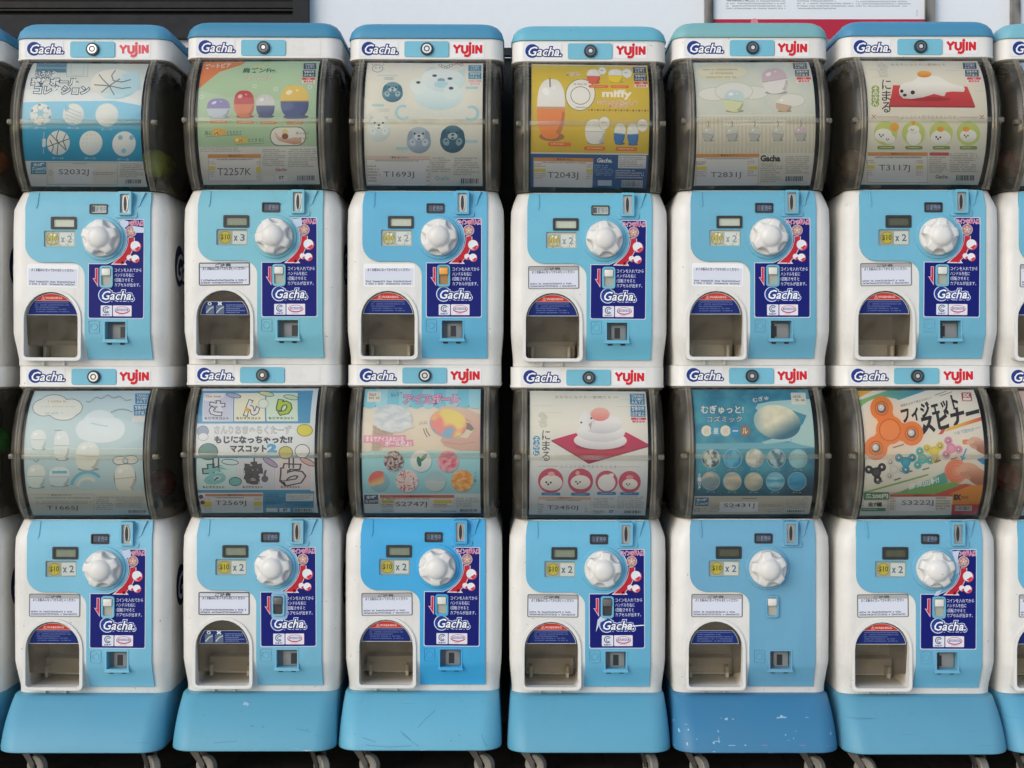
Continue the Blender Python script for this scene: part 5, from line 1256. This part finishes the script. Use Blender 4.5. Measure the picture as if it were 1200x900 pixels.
# header stickers, lock
def brand():
    a = art_px(-80, 42, -26, 68, 1.0, 1)
    a.rect(-79, 44, -33, 63.5, (226, 227, 228)); gacha_logo(a, -76.5, 46, -32.5, 62.5)
    return a.build('brand_sticker', on_plane(-11.7), VINYL)
M['brand'] = brand()
def maker(blank=False, fade=0.0):
    a = art_px(28, 42, 70, 68, 1.0, 1)
    a.rect(28.5, 45.5, 68, 63.5, (222, 221, 218) if blank else (227, 227, 227))
    if blank: a.rect(28.5, 45.5, 48, 63.5, (219, 218, 214)); a.text('Yujin', 34, 52, 50, 60, (214, 213, 208), 0.02)
    else: yujin(a, 31.5, 46, 66.5, 62.5, mixc((205, 38, 50), (232, 150, 158), fade))
    return a.build('maker_sticker', on_plane(-11.7), VINYL)
M['maker'], M['maker_blank'], M['maker_faded'] = maker(), maker(True), maker(False, 0.45)
bm = bmesh.new()
prism(bm, rrect(-25.5, 27, 45.2, 64, 2.6, 4), -12.5, -11.0)
M['lockplate'] = finish('lock_plate', bm, WHITE, 35)
def lock(light):
    bm = bmesh.new()
    X, Y = 1.2, 54.6
    lathe(bm, X, Y, [(7.6, -11.2), (7.6, -8.6), (7.0, -8.0), (5.6, -8.0)], 28, 0, False)
    lathe(bm, X, Y, [(5.6, -8.0), (5.4, -7.2), (3.6, -7.2)], 28, 1 if light else 2, False)
    lathe(bm, X, Y, [(3.6, -7.2), (3.4, -8.2), (2.4, -8.2)], 24, 0, False)
    lathe(bm, X, Y, [(2.4, -8.2), (2.2, -7.4), (0.6, -7.4)], 20, 1, True)
    return finish('lock', bm, [simple('lock_navy', (0.012, 0.022, 0.035), 0.35), simple('lock_steel', (0.66, 0.67, 0.68), 0.3, 0.6), simple('lock_grey', (0.14, 0.15, 0.16), 0.3, 0.6)], 35)
LOCK = {0: lock(False), 1: lock(True)}
def side_logo():
    a = art_px(0, 0, 120, 50, 1.0, 1)
    gacha_logo(a, 0, 0, 120, 50, (226, 228, 230), (24, 34, 70))
    return a.build('side_logo', lambda X, Y, l: Vector(((92.75 + l) * K, (34 + X) * K, (BASEY - 281 - Y) * K)), VINYL)
M['side'] = side_logo()

TINTED = {}
def tinted(key, mat):
    k = (key, mat.name)
    if k not in TINTED:
        me = M[key].copy(); me.materials.clear(); me.materials.append(mat); TINTED[k] = me
    return TINTED[k]

GROUP = 'capsule toy vending machines in two stacked rows'
JR = random.Random(21)
def crooked(o, X, Y, deg=1.1, off=0.7):
    a = R(JR.uniform(-deg, deg)); c = Vector((X * K, 0, (BASEY - Y) * K)); o.rotation_euler = (0, a, 0)
    o.location = c - Matrix.Rotation(a, 3, 'Y') @ c + Vector((JR.uniform(-off, off) * K, 0, JR.uniform(-off, off) * K))
    return o
def machine(cx, row, dy, dep, roll, label, card, panel, lid=None, lcd='lcd', stat='stat', n=2, faded=0, infok='bordered', warnk='warning', wear=0, lev='white', ret='m', mk='maker', lk=0, spin=0.0, sticker=True):
    footY = BASEY + (385 if row else 0) + dy
    s_ = (DIST - dep) / DIST
    loc = Vector(((cx - HX) * s_ * K, -dep * K, (FLOOR - footY) * K))
    t = empty('capsule_machine', loc, label, 'vending machine', GROUP, (0, R(roll), 0))
    pm = blue(panel)
    b = mesh_obj('body', M['body'], t)
    mesh_obj('side_logo', M['side'], b)
    crooked(mesh_obj('information_label', INFO[infok], b), -41, 322, 0.9)
    c = mesh_obj('control_panel', tinted('panel', pm), t)
    mesh_obj('panel_rib', tinted('rib', pm), c)
    if sticker:
        if wear not in INSTR: INSTR[wear] = instr(wear)
        crooked(mesh_obj('instruction_sticker', INSTR[wear], c), 34, 315, 0.5, 0.5)
    mesh_obj('credit_display', M[lcd], c)
    sdp = mesh_obj('sale_display', M[stat], c)
    mesh_obj('sale_lettering', M['stattext'], c)
    crooked(mesh_obj('price_card', PRICES[(n, faded)], c), -33, 279, 1.2, 0.4)
    cs = mesh_obj('coin_slot', tinted('slot', pm), t); mesh_obj('slot_plate', M['slotplate'], cs)
    wn = mesh_obj('coin_window', tinted('window', pm), t); lv = mesh_obj('coin_lever', LEVER[lev], wn)
    if lev == 'orange': lv['label'] = 'orange coin lever'
    cr = mesh_obj('coin_return', tinted('return', pm), t); mesh_obj('return_gate', RET[ret], cr)
    h = mesh_obj('handle', M['knob'], t); h.location = (17 * K, 0, (BASEY - 278) * K); h.rotation_euler = (0, R(spin), 0)
    co = mesh_obj('handle_collar', tinted('collar', pm), t)
    mesh_obj('chute_frame', M['chute'], t)
    mesh_obj('chute_step', M['tray'], t)
    f = mesh_obj('chute_flap', M['flap'], t); mesh_obj('warning_label', WARN[warnk], f)
    hd = mesh_obj('header', M['header'], t)
    crooked(mesh_obj('brand_sticker', M['brand'], hd), -54, 54); crooked(mesh_obj('maker_sticker', M[mk], hd), 49, 54)
    mesh_obj('lock_plate', tinted('lockplate', blue((116, 186, 208))), hd); mesh_obj('lock', LOCK[lk], hd)
    if lid: mesh_obj('lid', tinted('lid', lidblue(lid)), t)
    d = mesh_obj('drum', M['drum'], t)
    for k in ('rimL', 'rimR'): mesh_obj('drum_rim', M[k], d)
    for k in ('latchL', 'latchR'): mesh_obj('latch', M[k], d)
    mesh_obj('drum_seam', M['seam'], d); mesh_obj('drum_flange', M['flange'], d)
    mesh_obj('hopper', M['hopper'], t)
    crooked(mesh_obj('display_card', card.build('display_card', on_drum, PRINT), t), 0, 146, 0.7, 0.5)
    return t
UX = (-95, 103, 305, 497.5, 690.6, 882.5, 1080.5, 1267); LX = (-93, 105, 304, 495.5, 689, 881.7, 1076.7, 1266)
DEP = (5, 5, 5, 0, 0, 8, 14, 8); DY = (2, 2, 0, 0.5, 3, 1, 1, 2)
ROLL = (0.2, 0.2, 0.15, 0.15, 0.1, 0.0, 0.0, 0.0)
def up(i, label, card, panel, **k): return machine(UX[i], 0, DY[i], DEP[i], ROLL[i], label, card, panel, **k)
def low(i, label, card, panel, **k): return machine(LX[i], 1, DY[i], DEP[i], ROLL[i] * 0.6, label, card, panel, **k)
up(0, 'upper row machine cut off by the left edge, orange capsule inside', p_plain((170, 150, 130)), (120, 184, 206), lid=(80, 150, 182), lcd='lcd_pale')
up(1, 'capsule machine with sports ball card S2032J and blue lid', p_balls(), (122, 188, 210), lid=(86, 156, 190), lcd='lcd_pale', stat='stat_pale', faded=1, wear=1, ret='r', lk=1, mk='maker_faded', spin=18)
up(2, 'capsule machine with green card T2257K and blank maker plate', p_shoulder(), (122, 188, 204), lid=(68, 142, 176), n=3, infok='headed', warnk='diagram', wear=5, ret='r', mk='maker_blank', spin=-8)
up(3, 'capsule machine with cream puppy charm card T1693J and orange coin lever', p_puppies(), (96, 176, 210), lid=(76, 150, 186), lcd='lcd_pale', faded=1, lev='orange', ret='m', lk=1, spin=30)
up(4, 'capsule machine with yellow card T2043J', p_yellow(), (108, 184, 210), lid=(108, 184, 206), lcd='lcd_pale', stat='stat_pale', faded=1, infok='inset', ret='m', spin=12)
up(5, 'capsule machine with pale striped card T2831J and grey green lid', p_pale(), (106, 174, 200), lid=(128, 184, 188), lcd='lcd_pale', faded=1, ret='l', spin=40)
up(6, 'capsule machine with seal on red tray card T3117J', p_seal(), (110, 180, 206), lid=(76, 146, 184), lcd='lcd_dark', infok='inset', ret='l', spin=22)
up(7, 'capsule machine of the upper row cut off by the right edge', p_plain((150, 180, 200)), (110, 180, 206), lid=(124, 188, 204), infok='inset')
low(0, 'lower row machine cut off by the left edge, green capsule inside', p_plain((140, 170, 150)), (120, 184, 206))
low(1, 'capsule machine with pale blue cloud card T1665J', p_cloud(), (122, 190, 216), wear=5, ret='m', lk=1, infok='inset', spin=10)
low(2, 'capsule machine with lettering toy panels card T2569J, blank maker plate', p_letters(), (118, 184, 210), infok='headed', warnk='diagram', wear=3, lev='dark', ret='r', mk='maker_blank', spin=26)
low(3, 'capsule machine with ice cream ball card S2747J and brighter blue panel', p_ice(), (62, 168, 220), infok='inset', ret='m', lk=1, spin=-14)
low(4, 'capsule machine with stacked mochi on red cloth card T2450J', p_mochi(), (104, 180, 212), infok='inset', wear=2, lev='dark', ret='m', spin=28)
low(5, 'capsule machine with planet ball card S2431J and no blue sticker on its panel', p_planets(), (106, 166, 196), lcd='lcd_dark', infok='inset', warnk='blue', ret='m', spin=8, sticker=False)
low(6, 'capsule machine with fidget spinner card S3222J', p_spinner(), (108, 176, 206), lcd='lcd_dark', infok='inset', wear=4, ret='l', spin=20)
low(7, 'capsule machine of the lower row cut off by the right edge', p_plain((190, 160, 150)), (104, 178, 210), infok='inset')

# ------------------------------------------------------------------ rolling bases on casters
BSEC = ((812.2, 89.5, -2, 19), (813.4, 90.6, 1, 20), (819, 91.3, 8, 20.5), (827, 92, 17, 21), (837, 92.8, 26, 22), (848, 93.6, 33.5, 23), (858, 94.2, 38.5, 24), (865, 94.6, 41, 24.5), (867.6, 94.2, 41.3, 24.5), (868.8, 92.6, 39, 23))
def base_mesh():
    bm = bmesh.new()
    loft(bm, [(y, -h, h, f, -216, r) for y, h, f, r in BSEC], 9)
    for v in bm.verts: v.co.z += (FLOOR - BASEY) * K
    return finish('base', bm, WHITE, 50)
M['base'] = base_mesh()
def scuffed(name, rgb, amt):
    m = plastic(name, rgb, 0.42, 0.18, 0.3, (0.08, 0.11, 0.14), 0.15).copy(); m.name = name + '_scuffed'
    N, L = m.node_tree.nodes, m.node_tree.links; P = N['Principled BSDF']
    src = P.inputs['Base Color'].links[0].from_socket
    tc = N.new('ShaderNodeTexCoord'); mp = N.new('ShaderNodeMapping'); mp.inputs['Scale'].default_value = (22, 22, 75)
    oi = N.new('ShaderNodeObjectInfo'); va = N.new('ShaderNodeVectorMath'); va.operation = 'ADD'
    L.new(tc.outputs['Object'], va.inputs[0]); L.new(oi.outputs['Random'], va.inputs[1])
    L.new(va.outputs[0], mp.inputs[0])
    n = N.new('ShaderNodeTexNoise'); n.inputs['Scale'].default_value = 1.0; n.inputs['Detail'].default_value = 5; n.inputs['Roughness'].default_value = 0.62; n.inputs['Distortion'].default_value = 0.6
    L.new(mp.outputs[0], n.inputs['Vector'])
    sx = N.new('ShaderNodeSeparateXYZ'); L.new(tc.outputs['Object'], sx.inputs[0])
    # more chips along the bottom edge, where the base gets kicked
    zr = N.new('ShaderNodeMapRange'); z_lo = (FLOOR - 868.8) * K; zr.inputs['From Min'].default_value = z_lo; zr.inputs['From Max'].default_value = z_lo + 0.02; zr.inputs['To Min'].default_value = 0.12; zr.inputs['To Max'].default_value = 0.0
    L.new(sx.outputs['Z'], zr.inputs['Value'])
    ad = N.new('ShaderNodeMath'); L.new(n.outputs['Fac'], ad.inputs[0]); L.new(zr.outputs[0], ad.inputs[1])
    st = N.new('ShaderNodeMapRange'); st.inputs['From Min'].default_value = 0.735 - amt; st.inputs['From Max'].default_value = 0.755 - amt; st.inputs['To Max'].default_value = 0.8
    L.new(ad.outputs[0], st.inputs['Value'])
    mx = N.new('ShaderNodeMix'); mx.data_type = 'RGBA'; L.new(src, mx.inputs['A']); mx.inputs['B'].default_value = (0.56, 0.62, 0.66, 1); L.new(st.outputs[0], mx.inputs['Factor'])
    # long dark scrapes
    mp2 = N.new('ShaderNodeMapping'); mp2.inputs['Scale'].default_value = (9, 9, 160); mp2.inputs['Rotation'].default_value = (0, R(14), 0); L.new(va.outputs[0], mp2.inputs[0])
    n2 = N.new('ShaderNodeTexNoise'); n2.inputs['Scale'].default_value = 1.0; n2.inputs['Detail'].default_value = 2; L.new(mp2.outputs[0], n2.inputs['Vector'])
    s2 = N.new('ShaderNodeMapRange'); s2.inputs['From Min'].default_value = 0.70; s2.inputs['From Max'].default_value = 0.78; s2.inputs['To Max'].default_value = 0.45
    L.new(n2.outputs['Fac'], s2.inputs['Value'])
    mx2 = N.new('ShaderNodeMix'); mx2.data_type = 'RGBA'; L.new(mx.outputs['Result'], mx2.inputs['A']); mx2.inputs['B'].default_value = (*[c * 0.45 for c in rgb], 1); L.new(s2.outputs[0], mx2.inputs['Factor'])
    L.new(mx2.outputs['Result'], P.inputs['Base Color'])
    return m
WR = 12.4
def wheel_mesh():
    bm = bmesh.new()
    prof = [(-4.6, 4), (-4.6, 9), (-5.2, 10), (-5.2, WR - 1.4), (-3.6, WR), (3.6, WR), (5.2, WR - 1.4), (5.2, 10), (4.6, 9), (4.6, 4)]
    n = 32; rows = [[bm.verts.new((x * K, r * K * math.cos(2 * math.pi * i / n), r * K * math.sin(2 * math.pi * i / n))) for i in range(n)] for x, r in prof]
    for A, B in zip(rows, rows[1:]):
        for i in range(n): bm.faces.new((A[i], A[(i + 1) % n], B[(i + 1) % n], B[i]))
    for r_ in (rows[0], rows[-1]): bm.faces.new(r_).material_index = 1
    return finish('wheel', bm, [RUBBER, BLACK], 35)
def fork_mesh():
    bm = bmesh.new()
    def b(x0, x1, y0, y1, z0, z1):
        v = [bm.verts.new((x * K, y * K, z * K)) for x in (x0, x1) for y in (y0, y1) for z in (z0, z1)]
        for q in ((0, 1, 3, 2), (4, 6, 7, 5), (0, 4, 5, 1), (2, 3, 7, 6), (0, 2, 6, 4), (1, 5, 7, 3)): bm.faces.new([v[i] for i in q])
    # side plates: from the axle (0, 0) up and forward to the swivel plate at (y 11, z 17)
    for s_ in (-1, 1):
        pts = [(-3, -2.5), (2.5, -3), (6.5, 4), (17, 14.5), (19, 17.5), (7, 17.5), (-1.5, 5)]
        A = [bm.verts.new((s_ * 6.2 * K, y * K, z * K)) for y, z in pts]; B = [bm.verts.new((s_ * 7.6 * K, y * K, z * K)) for y, z in pts]
        m_ = len(pts)
        for i in range(m_): bm.faces.new((A[i], A[(i + 1) % m_], B[(i + 1) % m_], B[i]))
        bm.faces.new(A); bm.faces.new(B)
    b(-7.6, 7.6, 2, 19, 17.5, 19); b(-8.5, 8.5, 1, 21, 19.2, 21); b(-10, 10, -1, 23, 21, 25)
    b(-8.6, 8.6, -1.6, 1.6, -1.6, 1.6)
    return finish('fork', bm, STEELD, 35)
def base_front(X, Y):
    secs = BSEC
    for p, q in zip(secs, secs[1:]):
        if Y <= q[0] or q is secs[-1]:
            t_ = max(0, min(1, (Y - p[0]) / (q[0] - p[0]))); hw, f, r = [p[i] + (q[i] - p[i]) * t_ for i in (1, 2, 3)]; break
    e = max(0, abs(X) - (hw - r)); e = min(e, r * 0.999)
    return f - r + math.sqrt(r * r - e * e)
def chips(pts, seed, col=(176, 200, 216)):
    """flakes of missing paint: (photo x, photo y, width, height)"""
    a = art_px(-100, 812, 100, 869, 1.0, seed)
    for x, y, w_, h_, *c in pts:
        k = (DIST - base_front(x, HY + (y - HY) * 0.985)) / DIST
        X, Y = x * k, HY + (y - HY) * k
        if w_ == 'line':
            a.stroke([(x * k, HY + (y - HY) * k)] + [(px_ * k, HY + (py_ - HY) * k) for px_, py_ in h_], c[1] if len(c) > 1 else 0.8, c[0]); continue
        n_ = 9; q = []
        for i in range(n_):
            an = 2 * math.pi * i / n_; rr = a.rnd.uniform(0.22, 0.8); q.append((X + w_ / 2 * rr * math.cos(an), Y + h_ / 2 * rr * math.sin(an)))
        a.poly(q, c[0] if c else mixc(col, (110, 160, 196), a.rnd.uniform(0, 0.55)))
    return a.build('paint_chips', lambda X, Y, l: Vector((X * K, -(base_front(X, Y) + 0.15 + l) * K, (FLOOR - Y) * K)), VINYL)
M['wheel'], M['fork'] = wheel_mesh(), fork_mesh()
def stand(i, col, label, amt=-0.03, turns=(30, 200, 0, 0), chip=()):
    s_ = (DIST - DEP[i]) / DIST
    cx = LX[i] - (2 if i < 4 else 0)
    t = empty('rolling_base', Vector(((cx - HX) * s_ * K, -DEP[i] * K, 0)), label, 'rolling base', 'rolling bases under the machines')
    m = scuffed('base_%d_%d_%d' % col, lin(col, 0.78), amt)
    me = M['base'].copy(); me.materials.clear(); me.materials.append(m)
    b = mesh_obj('base', me, t); b.location.z = -BASEY * K + BASEY * K
    b.location.z = -DY[i] * K
    if chip: mesh_obj('paint_chips', chips(chip, i), b)
    for k, (X, d) in enumerate(((-61, -6), (74, -6), (-66, -190), (66, -190))):
        c = bpy.data.objects.new('caster', None); COL.objects.link(c); c.parent = t; c.empty_display_size = 0.02
        a = R(turns[k])
        c.location = Vector((X * K, -d * K, WR * K)); c.rotation_euler = (0, 0, a)
        mesh_obj('wheel', M['wheel'], c); mesh_obj('fork', M['fork'], c)
    return t
stand(0, (104, 178, 208), 'blue rolling base cut off by the left edge')
stand(1, (106, 180, 210), 'sky blue rolling base below the pale blue cloud card machine', -0.03, (64, 40, 0, 0))
stand(2, (104, 180, 208), 'sky blue rolling base with a white paint spot, below the lettering toy panels machine', -0.02, (66, 34, 10, 0), ((-12, 822.4, 10, 8), (0, 850, 8, 1.4, (70, 120, 146)), (12, 851, 7, 1.6, (70, 120, 146)), (-58, 836, 5, 0.9, (70, 120, 146)), (51.0, 853.0, 'line', ((66.0, 855.7), (77.6, 862.3)), (86, 142, 176), 0.7), (62.6, 853.0, 'line', ((76.0, 860.3),), (86, 142, 176), 0.7), (-44.0, 869.7, 'line', ((-17.3, 867.7),), (86, 142, 176), 0.7), (62.6, 873.0, 'line', ((82.6, 871.7),), (86, 142, 176), 0.7)))
stand(3, (112, 192, 222), 'pale blue scratched rolling base below the ice cream ball machine', -0.03, (60, 56, 0, 0), ((-22.2, 856.3, 'line', ((-12.2, 863.7), (-0.5, 872.3)), (86, 142, 176), 0.7), (-18.9, 860.3, 'line', ((-6.2, 869.7),), (86, 142, 176), 0.7), (-2.2, 853.0, 'line', ((6.1, 844.7), (17.8, 835.7)), (86, 142, 176), 0.7), (-82.2, 859.0, 'line', ((-65.5, 863.0), (-50.5, 867.0)), (86, 142, 176), 0.7), (72.8, 860.3, 'line', ((76.1, 868.0), (79.5, 873.0)), (86, 142, 176), 0.7), (-75.5, 833.0, 'line', ((-68.9, 823.0),), (86, 142, 176), 0.7), (-62.2, 873.0, 'line', ((-35.5, 875.0), (-8.9, 873.7)), (86, 142, 176), 0.7), (47.8, 819.7, 1.6, 1.6, (40, 70, 90)), (47.1, 861.7, 1.6, 1.6, (40, 70, 90)), (-75.5, 860.3, 1.6, 1.6, (40, 70, 90)), (37.8, 867.7, 1.6, 1.6, (40, 70, 90))))
stand(4, (104, 180, 210), 'clean sky blue rolling base below the stacked mochi card machine', -0.06, (62, 20, 0, 0))
stand(5, (68, 138, 182), 'darker blue rolling base with chipped white scuffs below the planet ball machine', 0.0, (38, 44, 0, 0), ((-34.4, 839.1, 6, 4), (-40.5, 838.4, 2.5, 2.5), (-26.7, 839.5, 5, 2), (29.8, 837.3, 18, 3.4), (24.6, 838.4, 8, 1.6), (30.1, 835.8, 4, 5), (59.5, 837.3, 7, 2.4), (-92.7, 839.1, 2.5, 2.5), (-89.8, 852.3, 4.5, 7), (-79.9, 852.3, 5, 3), (-81.7, 845.4, 7, 1.4), (-45.4, 854.2, 2.4, 5), (-45.4, 864.8, 1.6, 13), (-46.9, 865.9, 14, 1.4), (-51.5, 867.7, 6, 4), (-71.1, 863.3, 3, 2), (-82.1, 868.8, 4, 7), (-30.4, 870.7, 14, 1.2), (-15.0, 870.3, 4, 2.4), (32.9, 858.2, 3, 3.4), (35.6, 864.8, 2, 2), (41.9, 862.6, 2, 3.4), (45.2, 854.2, 2, 2), (86.2, 855.6, 2.6, 6.5), (85.1, 878.7, 8, 1.4), (-93.6, 875.2, 3, 6), (-8.4, 881.3, 24, 3.6), (10.0, 881.7, 8, 2.4), (31.0, 882.0, 16, 3.4), (54.0, 883.1, 6, 2.6), (72.3, 883.5, 12, 2), (90.6, 883.1, 14, 2.6), (-48.7, 882.2, 34, 1.8), (-67.0, 881.3, 16, 2.4), (17.3, 879.1, 7, 1.2), (-17.5, 880.9, 6, 3), (6.3, 870.7, 16, 1.1, (176, 130, 160)), (52.1, 870.7, 18, 1.1, (176, 130, 160)), (84.2, 870.7, 17, 1.1, (176, 130, 160))))
stand(6, (104, 174, 204), 'sky blue rolling base below the fidget spinner machine', -0.03, (58, 8, 0, 0))
stand(7, (104, 180, 214), 'blue rolling base cut off by the right edge', -0.03, (20, 0, 0, 0))

# ------------------------------------------------------------------ capsules that can be seen through the drums
def capsule(i, row, X, Y, d, col, label):
    bm = bmesh.new()
    bmesh.ops.create_uvsphere(bm, u_segments=28, v_segments=18, radius=17 * K)
    for v in bm.verts:
        if abs(v.co.z) < 1.2 * K: v.co.x *= 1.05; v.co.y *= 1.05
    for f in bm.faces: f.material_index = 0 if f.calc_center_median().z > 0 else 1
    me = finish('toy_capsule', bm, [simple('capsule_%d_%d_%d' % col, lin(col), 0.25), simple('capsule_pale_%d' % col[0], lin(mixc(col, (200, 200, 190), 0.25)), 0.25)], 40)
    o = mesh_obj('toy_capsule', me)
    s_ = (DIST - DEP[i]) / DIST
    cx = (LX if row else UX)[i]
    fy = Y + (385 if row else 0) + DY[i]
    o.location = Vector(((cx - HX) * s_ * K + X * K, -(d + DEP[i]) * K, (FLOOR - fy) * K)); o.rotation_euler = (R(30 + 20 * i), R(25), R(40 * i))
    tag(o, label, 'toy capsule', 'toy capsules inside the drums')
capsule(1, 0, 69, 185, -38, (176, 190, 46), 'yellow green capsule in the drum of the sports ball machine, nearer the front')
capsule(1, 0, 67, 184, -76, (168, 182, 40), 'yellow green capsule in the drum of the sports ball machine, farther back')
capsule(0, 0, 68, 182, -56, (170, 92, 40), 'orange brown capsule in the drum of the cut-off machine at upper left')
capsule(0, 1, 68, 132, -56, (30, 140, 40), 'green capsule high in the drum of the cut-off machine at lower left')
capsule(1, 1, 68, 184, -70, (120, 46, 44), 'dark red capsule in the drum of the pale blue cloud machine')
capsule(6, 0, -70, 186, -52, (150, 104, 56), 'tan brown capsule low in the drum of the seal card machine')
capsule(7, 0, -68, 184, -56, (120, 84, 50), 'brown capsule in the drum of the cut-off machine at upper right')
capsule(7, 1, -68, 176, -50, (140, 56, 50), 'red brown capsule in the drum of the cut-off machine at lower right')
